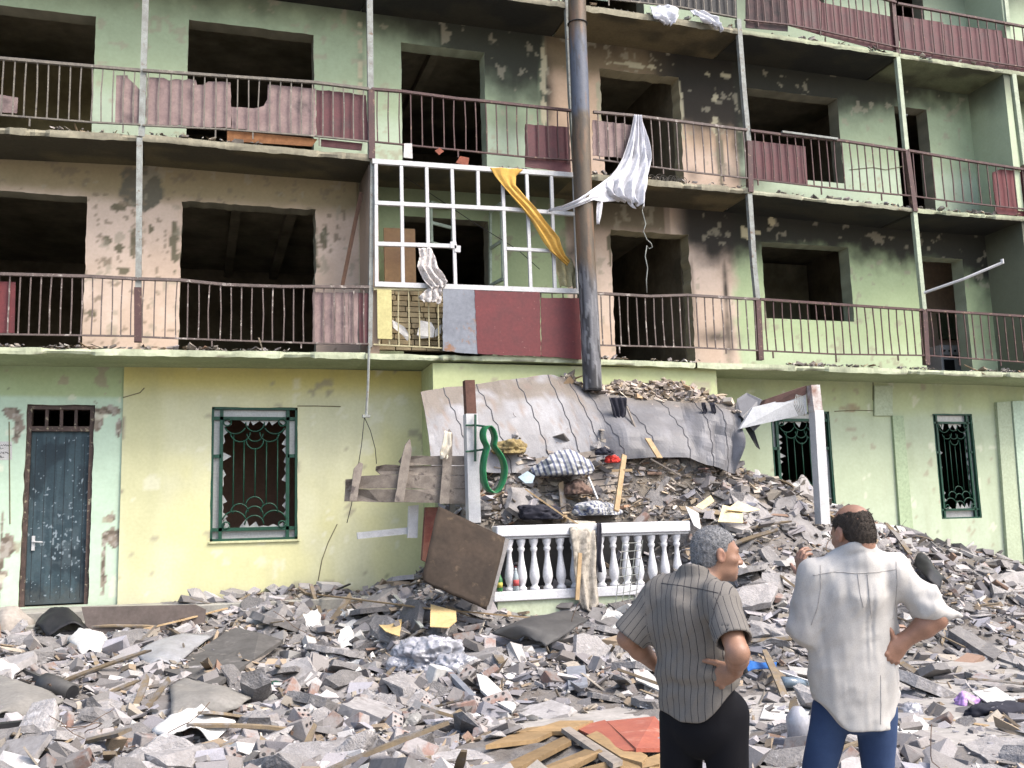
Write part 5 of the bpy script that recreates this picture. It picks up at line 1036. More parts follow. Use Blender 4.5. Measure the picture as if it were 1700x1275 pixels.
def head(S, c, fr, sc=1.0):
    L = lambda x, y, z: c+sc*(x*fr[0]+y*fr[1]+z*fr[2]); e = lambda p, r, k=.015, sub=False: S.ell(L(*p), [v*sc for v in r], fr, k, sub)
    e((0, -.014, .032), (.076, .098, .088)); e((0, .03, -.03), (.063, .066, .085), .03); e((0, .04, -.08), (.05, .05, .036), .025); e((0, .078, -.104), (.02, .017, .016), .02)
    S.cap(L(-.034, .08, .016), L(.034, .08, .016), .013, .013, .02); S.cap(L(0, .09, .006), L(0, .113, -.036), .008, .0125, .012)
    for s in (-1, 1):
        e((s*.012, .104, -.041), (.009, .01, .008), .008); e((s*.044, .058, -.026), (.022, .026, .018), .02); e((s*.031, .098, -.006), (.017, .014, .012), .012, True); e((s*.031, .078, -.006), (.013, .013, .012), .004)
        rot = frame(fr[1]*.96+fr[2]*.1+s*fr[0]*.12, fr[2]); S.ell(L(s*.081, -.006, -.01), (.011*sc, .021*sc, .034*sc), rot, .008); S.ell(L(s*.0905, -.002, -.008), (.006*sc, .011*sc, .02*sc), rot, .006, True)
    e((0, .09, -.066), (.024, .012, .007), .008); e((0, .088, -.08), (.02, .012, .008), .008); e((0, .1, -.0725), (.026, .01, .002), .004, True)
def hand(S, wrist, yd, zd, curls, side, thumb=.3, sc=1.0, spread=.0):
    """yd along the fingers, zd out of the back of the hand, thumb on +x*side"""
    y = np.array(yd, float); y /= np.linalg.norm(y); z = np.array(zd, float); z -= y*(z@y); z /= np.linalg.norm(z); x = np.cross(y, z)*side
    L = lambda a, b, c: np.array(wrist)+sc*(a*x+b*y+c*z); fr = np.array([x, y, z])
    S.ell(L(.004, .048, 0), [.04*sc, .05*sc, .0155*sc], fr, .02); S.ell(L(.022, .03, -.006), [.018*sc, .028*sc, .014*sc], fr, .015); S.cap(wrist, L(0, .03, 0), .027*sc, .024*sc, .02)
    for i, (bx, by, ln) in enumerate(((.03, .086, .074), (.0105, .092, .084), (-.0095, .089, .077), (-.0285, .08, .06))):
        p = L(bx, by, .002); ang = 0; sp = (1.5-i)*spread
        for j, fl in enumerate((.46, .3, .24)):
            ang += curls[j]*(1+.08*i); d = y*math.cos(ang)-z*math.sin(ang)+x*sp; d /= np.linalg.norm(d); q = p+d*ln*fl*sc; S.cap(p, q, (.0092-.0008*j)*sc, (.0088-.001*j)*sc, .004); p = q
    p = L(.032, .022, -.004); d = x*math.cos(thumb)+y*math.sin(thumb)
    for j, ln in enumerate((.036, .03, .024)):
        dd = d+y*.18*j-z*.1*j; dd /= np.linalg.norm(dd); q = p+dd*ln*sc; S.cap(p, q, (.0125-.0015*j)*sc, (.011-.0015*j)*sc, .006); p = q
def skin_colour(V, c, fr, base, stubble=(.2, .13, .1), brow=(.03, .022, .018)):
    q = (V-c)@fr.T; n = fbm(V[:, 0]*30, V[:, 1]*30, V[:, 2]*30, 301, 3); C = np.tile(np.array(base), (len(V), 1))*(.85+.3*n[:, None])
    hd = (q[:, 2] > -.14) & (np.abs(q[:, 0]) < .11) & (np.abs(q[:, 1]) < .14)
    g = lambda x, y, z, a, b, d: np.exp(-((np.abs(q[:, 0])-x)/a)**2-((q[:, 1]-y)/b)**2-((q[:, 2]-z)/d)**2)*hd
    C = mx(C, stubble, np.clip(g(.02, .07, -.095, .05, .05, .035), 0, 1)*.55); C = mx(C, (.3, .12, .09), np.clip(g(0, .1, -.073, .024, .02, .01), 0, 1)*.8)
    C = mx(C, brow, sstep(.35, .6, g(.033, .09, .018, .02, .03, .006))); C = mx(C, (.45, .42, .38), sstep(.4, .6, g(.031, .09, -.006, .01, .012, .006))); C = mx(C, (.03, .02, .015), sstep(.5, .7, g(.031, .092, -.006, .005, .012, .006)))
    return mx(C, (.32, .13, .09), np.clip(g(.085, 0, -.01, .015, .03, .04), 0, 1)*.3)
def hair(parent, c, fr, keep, colr, seed, grow=.006, sc=1.0):
    S = SDF(c-.15, c+.15, .0038); S.ell(c+sc*(-.014*fr[1]+.032*fr[2]), [(v+grow)*sc for v in (.076, .098, .088)], fr, .01); S.ell(c+sc*(-.05*fr[1]-.03*fr[2]), [v*sc for v in (.064, .06, .065)], fr, .03)
    G = S.grid(); q = (G-c)@fr.T; nz = fbm(G[..., 0]*140, G[..., 1]*140, G[..., 2]*110, seed, 2); S.f = (S.f+.007*(nz-.5)).astype(np.float32)
    S.f = np.maximum(S.f, keep(q[..., 0], q[..., 1], q[..., 2])).astype(np.float32); V, F = S.mesh(); n = fbm(V[:, 0]*160, V[:, 1]*160, V[:, 2]*60, seed, 3)
    C = np.array(colr[0])[None]*(1-n[:, None])+np.array(colr[1])[None]*n[:, None]
    # short blades of hair standing on the cap
    r = np.random.RandomState(seed); k = r.randint(0, len(F), 9000); a, b, d = V[F[k, 0]], V[F[k, 1]], V[F[k, 3]]; nv = np.cross(b-a, d-a); nv /= np.linalg.norm(nv, axis=1)[:, None]+1e-9
    out = np.sign(((a-c)*nv).sum(1))[:, None]; nv = nv*out; ok = ((a-c)*nv).sum(1) > .03; a, nv, b, d = a[ok], nv[ok], b[ok], d[ok]; m_ = len(a)
    p = a+(b-a)*r.rand(m_, 1)+(d-a)*r.rand(m_, 1); tg = nv*.75+r.normal(0, .35, (m_, 3))-fr[1]*.25-fr[2]*.35; tg /= np.linalg.norm(tg, axis=1)[:, None]; sd = np.cross(tg, r.normal(0, 1, (m_, 3))); sd /= np.linalg.norm(sd, axis=1)[:, None]+1e-9
    L_ = r.uniform(.003, .0065, (m_, 1)); BV = np.stack([p-sd*.0009, p+sd*.0009, p+tg*L_], 1).reshape(-1, 3); BF = np.arange(3*m_).reshape(-1, 3)+len(V); w_ = r.rand(m_, 1); BC = np.repeat(np.array(colr[0])*(1-w_)+np.array(colr[1])*1.25*w_, 3, 0)
    me = bpy.data.meshes.new('hair'); me.from_pydata((np.vstack([V, BV])-np.array(c)).tolist(), [], F.tolist()+BF.tolist()); C = np.vstack([C, BC])
    bm = bmesh.new(); bm.from_mesh(me); bmesh.ops.recalc_face_normals(bm, faces=bm.faces); bm.to_mesh(me); bm.free()
    return link('hair', me, M_hair, parent, c, smooth=True, colors=C)
M_skin = mat('tanned_skin', (.3, .15, .09), scale=40, attr='col', rough=.5, bmp=.06, bdist=.002, spec=.4)
M_hair = mat('short_hair', (.05, .05, .05), scale=120, attr='col', rough=.8, bmp=.5, bdist=.004)
def fabric(name, base, stripe=None, period=.033, width=.06, weave=260, dark=None):
    m, nt, b = newmat(name); vec, _ = coords(nt, False); n = noise(nt, vec, weave, 2); n1 = noise(nt, vec, 5, 4)
    col = mixc(nt, ramp(nt, n1, .3, .75), base, dark or tuple(.86*v for v in base)); col = mixc(nt, ramp(nt, n, .3, .7), col, mixc(nt, 1., col, (.82, .82, .82), 'MULTIPLY'))
    if stripe:
        at = N(nt, 'ShaderNodeAttribute'); at.attribute_name = 'u'
        d = N(nt, 'ShaderNodeMath', operation='DIVIDE'); nt.links.new(at.outputs['Fac'], d.inputs[0]); d.inputs[1].default_value = period
        f = N(nt, 'ShaderNodeMath', operation='FRACT'); nt.links.new(d.outputs[0], f.inputs[0]); s = N(nt, 'ShaderNodeMath', operation='SUBTRACT'); nt.links.new(f.outputs[0], s.inputs[0]); s.inputs[1].default_value = .5
        a = N(nt, 'ShaderNodeMath', operation='ABSOLUTE'); nt.links.new(s.outputs[0], a.inputs[0])
        mr = nt.nodes.new('ShaderNodeMapRange'); nt.links.new(a.outputs[0], mr.inputs[0]); mr.inputs[1].default_value = width*.6; mr.inputs[2].default_value = width; mr.inputs[3].default_value = 1; mr.inputs[4].default_value = 0
        col = mixc(nt, mr.outputs[0], col, stripe)
    nt.links.new(col, b.inputs['Base Color']); b.inputs['Roughness'].default_value = .9; b.inputs['Specular IOR Level'].default_value = .15; bump(nt, b, n, .15, .002); return m
def seam(parent, bv, px, mt, r=.0016, name='seam'):
    pts = []
    for (x0, y0), (x1, y1) in zip(px, px[1:]):
        for t in np.linspace(0, 1, 14, endpoint=False):
            d = Vector(ray(x0+(x1-x0)*t, y0+(y1-y0)*t)).normalized(); h = bv.ray_cast(Vector(CAM), d)
            if h[0] is not None: pts.append(np.array(h[0])-np.array(d)*.0008)
    if len(pts) > 2: mb = MB(); mb.tube(pts, r, 5); link(name, mb, mt, parent, smooth=True)
from mathutils.bvhtree import BVHTree
M_seam1, M_seam2 = mat('dark_thread', (.06, .055, .055), scale=50), mat('grey_thread', (.4, .38, .36), scale=50)
# ---------------------------------------------------------------- man in the striped shirt
def man_one():
    T = 4.2; U = UD; H = heading(33); fr = frame(H); hc = U(1189, 919, 4.23); hf = frame(heading(82)+np.array([0, 0, -.06]))
    nb = U(1158, 968, 4.22); sL, sR = U(1094, 992, 4.3), U(1196, 998, 4.06); eL, eR = U(1042, 1060, 4.3), U(1225, 1084, 3.87); wL, wR = U(1098, 1112, 4.42), U(1221, 1112, 4.03)
    hipL, hipR = U(1134, 1198, 4.26), U(1203, 1194, 4.17); kL, kR = U(1128, 1345, 4.25), U(1212, 1345, 4.14); aL, aR = U(1122, 1482, 4.27), U(1212, 1486, 4.14); aL[2] = aR[2] = .09
    chest, waist, hem = U(1145, 1040, 4.19), U(1158, 1120, 4.2), U(1166, 1180, 4.2)
    base = np.array([hem[0], hem[1], 0]); lo = np.array([base[0]-.5, base[1]-.5, -.01]); hi = np.array([base[0]+.5, base[1]+.5, 1.76])
    S = SDF(lo, hi, .0052); head(S, hc, hf, .95)
    S.cap(hc-.03*hf[1]-.07*hf[2], nb-.02*H, .056, .06, .03); S.cap(nb, sL, .05, .05, .05); S.cap(nb, sR, .05, .05, .05); S.cap(chest, waist, .15, .14, .05, fr, 1.5); S.cap(waist, hem+np.array([0, 0, .09]), .14, .13, .05, fr, 1.4)
    for a, e, w_ in ((sL, eL, wL), (sR, eR, wR)): S.cap(a, e, .052, .043, .03); S.cap(e, e+(w_-e)*.35, .042, .044, .02); S.cap(e+(w_-e)*.35, w_, .043, .027, .02)
    hand(S, wR, -VR*.62+np.array([0, 0, -.42])+VD*.35, -VD*.85+VR*.35+np.array([0, 0, .2]), (.45, .6, .4), 1, .75, 1.08); hand(S, wL, VR+np.array([0, 0, -.2]), VD, (.4, .5, .3), -1)
    for h, k, a in ((hipL, kL, aL), (hipR, kR, aR)): S.cap(h, k, .085, .06, .04); S.cap(k, a, .056, .038, .03); S.ell(a+H*.06-np.array([0, 0, .045]), (.046, .14, .05), fr, .03)
    V, F = S.mesh(); C = skin_colour(V, hc, hf, (.25, .135, .088)); C[V[:, 2] < .13] = (.03, .025, .02)
    B_ = tomesh('person', V, F, M_skin, None, base, C, 1); tag(B_, 'grey haired man in a grey pinstriped shirt and black trousers, hand on hip, looking right', 'person')
    def keep(x, y, z): return np.maximum(y-.07+.35*np.maximum(z-.07, 0), np.interp(y, [-.12, -.05, -.02, -.008, .018, .03, .06, .08], [-.075, -.068, -.05, -.012, -.012, .04, .058, .062])-z)
    hair(B_, hc, hf, keep, ((.03, .03, .032), (.3, .3, .31)), 311, .003, .95)
    # shirt
    S = SDF(lo, hi, .0068); nz = np.array([0, 0, 1.])
    S.cap(chest+nz*.02, waist, .163, .158, .05, fr, 1.45); S.cap(waist, hem+nz*-.03, .16, .19, .06, fr, 1.35); S.cap(sL*.75+nb*.25-nz*.015, sR*.75+nb*.25-nz*.015, .068, .068, .07); S.cap(nb-nz*.02, (sL+sR)/2-nz*.05, .075, .1, .06); S.cap(nb-nz*.012, sL, .06, .064, .05); S.cap(nb-nz*.012, sR, .06, .064, .05)
    axL, axR = (eL-sL)/np.linalg.norm(eL-sL), (eR-sR)/np.linalg.norm(eR-sR); cL, cR = sL+axL*.21, sR+axR*.195
    S.cap(sL, cL+axL*.05, .07, .082, .05, cut=[(cL, axL)]); S.cap(sR, cR+axR*.05, .069, .076, .05, cut=[(cR, axR)])
    G = S.grid(); q = G-chest; X, Y, Z = q@fr[0], q@fr[1], q[..., 2]
    fold = .028*(fbm(X*14+.8*Z, Y*9, Z*2.4, 321, 4)-.5)+.026*(np.abs(2*fbm(X*9-Z*5, Y*9, Z*7, 325, 3)-1)-.3)+.010*np.sin((Z+.35*np.abs(X)+.25*fbm(X*6, Y*6, Z*5, 323, 2))*42)*sstep(-.06, -.16, Z)*sstep(-.34, -.2, Z)
    hl = (G-hem)[..., 2]; hx = (G-hem)@VR; S.f += (fold*(.2+.8*sstep(.2, .15, np.abs(X)))).astype(np.float32); S.f = np.maximum(S.f, (U(1120, 1200, 4.1)[2]-hem[2]+.03*sstep(-.1, -.17, hx)+.14*sstep(-.05, .15, hx)-hl).astype(np.float32))
    S.cap(cL-axL*.03, cL+axL*.09, .066, .07, .005, sub=True); S.cap(cR-axR*.03, cR+axR*.09, .062, .064, .005, sub=True)
    for k in range(24):
        a = 2*math.pi*k/24; p = nb+nz*.03-.006*H+fr[0]*.068*math.cos(a)+fr[1]*.072*math.sin(a)+nz*(-.035*math.sin(a)); S.cap(p-nz*.018, p+nz*.012, .011, .009, .014)
    S.cap(nb+nz*.06-.005*H, nb+nz*.13+.02*H, .05, .06, .01, sub=True)
    V, F = S.mesh(); X, Z = (V-chest)@fr[0], V[:, 2]
    def arm_u(s0, ax, V):
        q = V-s0; r1 = np.cross(ax, H); r1 /= np.linalg.norm(r1); r2 = np.cross(ax, r1); return np.arctan2(q@r2, q@r1)*.075, np.linalg.norm(q-np.outer(q@ax, ax), axis=1), q@ax
    u = X+.012*np.sin(Z*9)+.5
    for s0, ax in ((sL, axL), (sR, axR)):
        ua, d, t = arm_u(s0, ax, V); dt = np.abs((V-chest)@fr[0]); m = (d < .1) & (t > .03) & (dt > .165); u = np.where(m, ua+.6, u)
    sh = tomesh('shirt', V, F, fabric('pinstriped_cotton', (.15, .138, .125), (.02, .02, .025), .0285, .055), B_, base, None, 2, {'u': u})
    bv = BVHTree.FromPolygons([Vector(p) for p in V], F.tolist())
    seam(sh, bv, [(1098, 968), (1130, 972), (1165, 978), (1195, 985)], M_seam1); seam(sh, bv, [(1196, 982), (1186, 1010), (1180, 1040), (1188, 1062)], M_seam1)
    # trousers
    S = SDF(lo, hi, .008); S.cap(waist-nz*.04, hem-nz*.03, .145, .165, .05, fr, 1.35)
    for h, k, a in ((hipL, kL, aL), (hipR, kR, aR)): S.cap(h+nz*.02, k, .102, .078, .012); S.cap(k, a, .078, .074, .02, cut=[(a+nz*-.04, -nz)])
    G = S.grid(); S.f += (.012*(fbm(G[..., 0]*10, G[..., 1]*10, G[..., 2]*4, 331, 3)-.5)).astype(np.float32); V, F = S.mesh()
    tomesh('trousers', V, F, fabric('black_trousers', (.005, .005, .007)), B_, base, None, 1)
    mb = MB(); mb.tube([wR+np.array([.031*math.cos(a), .031*math.sin(a), .006*math.sin(a)]) for a in np.linspace(0, 6.29, 16)], .006, 6); mb.tube([wR+.031*VR-VD*.01+nz*.012, wR+.036*VR-VD*.01-nz*.012], .014, 8); link('wristwatch', mb, M_black, B_)
def man_two():
    U = UD; H = heading(-4); fr = frame(H); hc = U(1415, 884, 4.2); hf = frame(heading(-22)+np.array([0, 0, -.22])); nz = np.array([0, 0, 1.])
    nb = U(1424, 926, 4.17); sL, sR = U(1358, 957, 4.2), U(1484, 951, 4.17); eL, eR = U(1337, 1034, 4.22), U(1554, 1027, 4.1); wL, wR = U(1337, 962, 4.42), U(1500, 1064, 4.12)
    hipL, hipR = U(1383, 1192, 4.22), U(1454, 1190, 4.2); kL, kR = U(1344, 1345, 4.22), U(1462, 1345, 4.2); aL, aR = U(1325, 1482, 4.26), U(1460, 1486, 4.2); aL[2] = aR[2] = .09
    chest, waist, hem = U(1419, 1010, 4.19), U(1419, 1110, 4.2), U(1420, 1180, 4.2)
    base = np.array([hem[0], hem[1], 0]); lo = np.array([base[0]-.45, base[1]-.5, -.01]); hi = np.array([base[0]+.58, base[1]+.5, 1.8])
    S = SDF(lo, hi, .0052); head(S, hc, hf, .95)
    S.cap(hc-.035*hf[1]-.06*hf[2], nb, .058, .064, .03); S.cap(nb, sL, .05, .05, .05); S.cap(nb, sR, .05, .05, .05); S.cap(chest, waist, .15, .14, .05, fr, 1.5); S.cap(waist, hem+np.array([0, 0, .09]), .14, .13, .05, fr, 1.4)
    for a, e, w_ in ((sL, eL, wL), (sR, eR, wR)): S.cap(a, e, .052, .044, .03); S.cap(e, e+(w_-e)*.35, .043, .045, .02); S.cap(e+(w_-e)*.35, w_, .044, .03, .02)
    hand(S, wR, -VR*.62-nz*.72-VD*.1, -VD*.95+VR*.25, (.7, .9, .6), 1, -.5, 1.05); hand(S, wL, nz*.8-VR*.12+VD*.1, -VD*.3-VR, (.5, .6, .4), -1, .6, 1.)
    for h, k, a in ((hipL, kL, aL), (hipR, kR, aR)): S.cap(h, k, .058, .038, .02); S.cap(k, a, .038, .034, .02); S.ell(a+H*.06-nz*.045, (.046, .14, .05), fr, .03)
    V, F = S.mesh(); C = skin_colour(V, hc, hf, (.25, .13, .085)); C[V[:, 2] < .13] = (.05, .035, .02)
    q = (V-hc)@hf.T; C = mx(C, (.17, .09, .06), np.exp(-(q[:, 0]/.05)**2-((q[:, 1]+.03)/.06)**2)*(q[:, 2] > .07)*.6)
    B_ = tomesh('person', V, F, M_skin, None, base, C, 1); tag(B_, 'balding man seen from behind in a loose cream shirt and blue jeans, elbow out', 'person')
    def keep(x, y, z):
        k = np.maximum(y-.045, np.interp(y, [-.12, -.05, -.02, -.008, .018, .03, .06], [-.078, -.07, -.05, -.012, -.012, .03, .05])-z); return np.maximum(k, .075-np.sqrt(x**2*.9+(y+.01)**2*.4+(z-.12)**2)+.012*(vnoise(x*60, y*60, z*60, 77)-.5))
    hair(B_, hc, hf, keep, ((.012, .009, .007), (.06, .045, .035)), 411, .0018, .95)
    S = SDF(lo, hi, .0068)
    S.cap(chest+nz*.03, waist, .176, .172, .05, fr, 1.5); S.cap(waist, hem-nz*.06, .172, .187, .06, fr, 1.45); S.cap(sL*.8+nb*.2-nz*.02, sR*.8+nb*.2-nz*.02, .066, .066, .06); S.cap(nb-nz*.02, (sL+sR)/2-nz*.06, .08, .12, .06); S.cap(nb-nz*.008, sL, .061, .063, .04); S.cap(nb-nz*.008, sR, .061, .063, .04)
    axR = (eR-sR)/np.linalg.norm(eR-sR); axL = (eL-sL)/np.linalg.norm(eL-sL); cR = eR-axR*.03; cL = sL+axL*.235
    nR = -.42*VR-.9*nz; nR /= np.linalg.norm(nR); ct = [(U(1568, 1037, 4.1), nR)]; nR = .3*VR-.954*nz; ct = [(U(1570, 1038, 4.1), nR)]; S.cap(sR-nz*.01, U(1545, 1008, 4.12), .07, .068, .03); S.cap(U(1540, 1004, 4.12), U(1570, 1016, 4.1), .068, .054, .008, cut=ct)
    fR = (wR-eR)/np.linalg.norm(wR-eR); pass
    S.cap(sL, cL+axL*.06, .07, .073, .04, cut=[(cL+axL*.03, axL)]); S.cap(cL, eL+(wL-eL)*.3, .064, .06, .03, cut=[(eL+(wL-eL)*.3, (wL-eL)/np.linalg.norm(wL-eL))])
    G = S.grid(); q = G-chest; X, Y, Z = q@fr[0], q@fr[1], q[..., 2]
    fold = .034*(fbm(X*14+.5*Z, Y*8, Z*1.6, 421, 4)-.5)+.022*(np.abs(2*fbm(X*9-Z*5, Y*9, Z*6, 425, 3)-1)-.3)+.012*np.sin((X*.9-Z*.45+.12*fbm(X*5, Y*5, Z*4, 423, 2))*38)*sstep(.06, .2, X)*sstep(-.42, -.1, Z)*.8+.006*np.sin((Z*1.1+X*.7+.25*fbm(X*7, Y*7, Z*7, 424, 2))*34)*sstep(.19, .26, X)
    fold += .010*np.exp(-((np.abs(X-.012)-.012)/.006)**2)*sstep(-.3, -.05, Z)*sstep(.13, .0, Z)*(Y < 0)
    S.f += fold.astype(np.float32); hl = (G-hem)[..., 2]; hx = (G-hem)@VR; zl = U(1420, 1213, 4.1)[2]-hem[2]
    S.f = np.maximum(S.f, (zl+.115*sstep(-.06, -.18, hx)+.03*(hx > .108)+.09*sstep(.1, .2, hx)-hl).astype(np.float32))
    pass; 
    for k in range(24):
        a = 2*math.pi*k/24; p = nb+nz*.026-.004*H+fr[0]*.069*math.cos(a)+fr[1]*.072*math.sin(a)+nz*(-.03*math.sin(a)); S.cap(p-nz*.016, p+nz*.012, .0105, .009, .014)
    S.cap(nb+nz*.06, nb+nz*.14, .05, .06, .01, sub=True)
    V, F = S.mesh(); sh = tomesh('shirt', V, F, fabric('cream_cotton', (.43, .415, .395), None, dark=(.37, .352, .33)), B_, base, None, 2); bv = BVHTree.FromPolygons([Vector(p) for p in V], F.tolist())
    seam(sh, bv, [(1350, 955), (1385, 949), (1420, 952), (1455, 950), (1490, 945)], M_seam2); seam(sh, bv, [(1362, 938), (1363, 975), (1357, 1010), (1346, 1040)], M_seam2); seam(sh, bv, [(1488, 932), (1490, 965), (1487, 1000), (1482, 1030)], M_seam2); seam(sh, bv, [(1424, 953), (1428, 985), (1434, 1010)], M_seam2); seam(sh, bv, [(1440, 953), (1443, 985), (1447, 1030)], M_seam2); seam(sh, bv, [(1462, 1120), (1463, 1170), (1462, 1205)], M_seam2)
    S = SDF(lo, hi, .008); S.cap(waist-nz*.04, hem+nz*.05, .145, .15, .03, fr, 1.35)
    for h, k, a in ((hipL, kL, aL), (hipR, kR, aR)): S.cap(h+nz*.03, k, .088, .052, .012); S.cap(k, a, .055, .056, .02, cut=[(a-nz*.04, -nz)])
    G = S.grid(); S.f += (.014*(fbm(G[..., 0]*9, G[..., 1]*9, G[..., 2]*6, 431, 3)-.5)).astype(np.float32); V, F = S.mesh()
    tomesh('jeans', V, F, fabric('blue_denim', (.035, .06, .125), None, weave=320, dark=(.02, .035, .085)), B_, base, None, 1)
man_one(); man_two()
# ================================================================ larger single pieces lying on the heap
def lie(px, k): return [CAM+(hit(x, y)-CAM)*(1-kk-.008) for (x, y), kk in zip(px, k if hasattr(k, '__len__') else [k]*len(px))]
def piece(name, px, k, th, mt, label, cat, jag=0, seed=0, n=14, group=None, bev=0):
    if jag: px = frill(px, jag, seed, n); k = k if not hasattr(k, '__len__') else k[0]
    q = np.array(lie(px, k)); nrm = np.zeros(3)
    for a, b in zip(q, np.roll(q, -1, 0)): nrm += np.cross(a-q[0], b-q[0])
    nrm /= np.linalg.norm(nrm)+1e-9
    if nrm[2] < 0: nrm = -nrm
    mb = MB(); mb.prism(q, -nrm*th); return solo(name, mb, mt, label, cat, group, bevel=bev)
def curved(name, rows, k, mt, label, cat, sag=.05, th=.015, n=14, seed=0, parent=None):
    """sheet lofted through rows of two pixels on the heap, bent and crumpled"""
    L = np.array(lie([r[0] for r in rows], k)); R = np.array(lie([r[1] for r in rows], k)); kk = np.linspace(0, 1, len(rows)); t = np.linspace(0, 1, n); s = np.linspace(0, 1, n)
    Lp = np.stack([np.interp(t, kk, L[:, i]) for i in range(3)], 1); Rp = np.stack([np.interp(t, kk, R[:, i]) for i in range(3)], 1)
    P = Lp[:, None]*(1-s)[None, :, None]+Rp[:, None]*s[None, :, None]; S_, T_ = np.meshgrid(s, t); P[..., 2] += sag*np.sin(S_*3.14)+.5*sag*np.sin(T_*3.6)+sag*1.2*(fbm(S_*3, T_*3, 0, seed)-.5)
    mb = MB(); mb.grid(P); return solo(name, mb, mt, label, cat, smooth=True, solid=th)
M_grey = mat('dusty_grey_sheet', (.19, .18, .165), (.145, .138, .128), scale=4, third=(.22, .21, .19), tsc=5, rough=.8)
M_dgrey = mat('dark_grey_sheet', (.04, .039, .039), (.06, .058, .056), scale=3, rough=.6)
M_whiteb = mat('dirty_white_board', (.5, .49, .47), (.38, .37, .35), scale=4, third=(.36, .34, .31), tsc=5)
p = piece('charred_board', [(272, 1113), (330, 1078), (388, 1041), (430, 1050), (469, 1062), (420, 1095), (356, 1138), (312, 1124)], .022, .045, mat('charred_panel_grey', (.095, .09, .086), (.06, .057, .054), scale=3, third=(.13, .12, .115), tsc=4), 'large dark grey scorched panel lying tilted in the left rubble', 'panel')
for a, b in (((440, 1082), (380, 1126)), ((462, 1068), (408, 1110))):
    mb = MB(); q = lie([a, b], .02); mb.bar(q[0], q[1], .05, .02); solo('scorched_lath', mb, M_greywood, 'scorched lath along the ragged edge of the dark grey panel', 'lath', 'laths on the dark grey panel')
curved('dented_panel', [((268, 1062), (353, 1058)), ((240, 1078), (330, 1078)), ((228, 1092), (303, 1096)), ((247, 1106), (290, 1104))], .018, mat('dented_enamel', (.26, .265, .28), (.21, .21, .22), scale=4, rough=.5), 'pale grey rounded metal panel beside the dark scorched panel', 'panel', .06, seed=4)
curved('rubber_sheet', [((60, 1040), (112, 1014)), ((58, 1046), (128, 1024)), ((80, 1050), (152, 1048))], .03, M_black, 'black curled rubber sheet in front of the blue door', 'sheet', .12, seed=6)
st = piece('cooker_plate', [(64, 1076), (106, 1046), (155, 1050), (117, 1083)], .02, .03, mat('stove_enamel', (.3, .3, .31), (.24, .24, .24), scale=5, rough=.5), 'grey cooker top with round burner holes in the left rubble', 'stove top')
q = np.array(lie([(64, 1076), (106, 1046), (155, 1050), (117, 1083)], .0208)); mb = MB()
def bil(u, v): return q[0]*(1-u)*(1-v)+q[1]*(1-u)*v+q[2]*u*v+q[3]*u*(1-v)
for u, v, r in ((.25, .85, .09), (.7, .8, .06), (.2, .2, .08), (.75, .25, .09), (.12, .48, .03), (.2, .55, .03), (.1, .62, .025)):
    mb = MB(); c0 = bil(u, v)+np.array([0, 0, .004]); e1 = (q[2]-q[1])/np.linalg.norm(q[2]-q[1]); e2 = (q[1]-q[0])/np.linalg.norm(q[1]-q[0]); mb.prism([c0+r*(e1*math.cos(a)+e2*math.sin(a)) for a in np.linspace(0, 5.8, 14)], (0, 0, .004)); link('burner_hole', mb, M_black, st)
curved('crumpled_paper', [((112, 1066), (150, 1050)), ((112, 1074), (172, 1056)), ((130, 1084), (180, 1068)), ((140, 1088), (160, 1090))], .03, M_paper, 'crumpled white paper lying on the grey cooker top', 'paper', .09, .006, seed=8)
a, b = lie([(74, 1136), (120, 1150)], .02); mb = MB(); mb.tube([a, a*.6+b*.4, a*.55+b*.45, b], [.11, .11, .095, .085], 16); pp = solo('stove_pipe', mb, M_dgrey, 'short dark grey pipe elbow with an open end in the left rubble', 'pipe', smooth=True)
mb = MB(); t = (b-a)/np.linalg.norm(b-a); mb.tube([b+t*.001, b+t*.004], .07, 14); link('pipe_mouth', mb, M_black, pp)
a, b = lie([(24, 1118), (74, 1140)], .015); mb = MB(); mb.bar(a, b, .16, .05); solo('gutter', mb, M_dgrey, 'dark metal gutter piece beside the open pipe in the left rubble', 'gutter')
curved('grey_sheet', [((-30, 1132), (40, 1138)), ((-30, 1150), (80, 1152)), ((-30, 1180), (110, 1168)), ((-20, 1196), (30, 1188))], .02, M_grey, 'wide grey beige sheet at the left edge of the rubble', 'sheet', .06, .02, seed=10)
a, b = lie([(-10, 1212), (84, 1202)], .02); mb = MB(); mb.bar(a, b, .1, .1); solo('radiator_grille', mb, M_black, 'black slotted grille bar low at the left edge', 'grille')
piece('concrete_slab_piece', [(120, 1212), (155, 1162), (182, 1160), (205, 1166), (186, 1200), (141, 1220)], .022, .09, M_conc, 'long grey concrete piece standing out in the lower left rubble', 'concrete piece', 2, 3)
curved('bent_sheet', [((283, 1138), (350, 1140)), ((282, 1152), (420, 1166)), ((284, 1170), (395, 1180)), ((284, 1188), (362, 1186))], .02, M_grey, 'grey brown bent sheet below the dark scorched panel', 'sheet', .07, .015, seed=12)
curved('white_cloth', [((318, 1190), (345, 1188)), ((282, 1206), (378, 1204)), ((250, 1221), (392, 1214)), ((275, 1229), (352, 1228))], .03, M_paper, 'bright white cloth spread over the lower left rubble', 'cloth', .1, .008, 18, seed=14)
mb = MB(); c0 = lie([(457, 1143)], .015)[0]; mb.lathe([(.065*math.sin(t), .065-.065*math.cos(t)) for t in np.linspace(.05, 3.09, 12)], c0-np.array([0, 0, .05]), 18); solo('ball', mb, mat('dark_green_ball', (.02, .06, .045), rough=.25, bmp=0, spec=.6), 'small dark green ball in the rubble right of the scorched panel', 'ball', smooth=True)
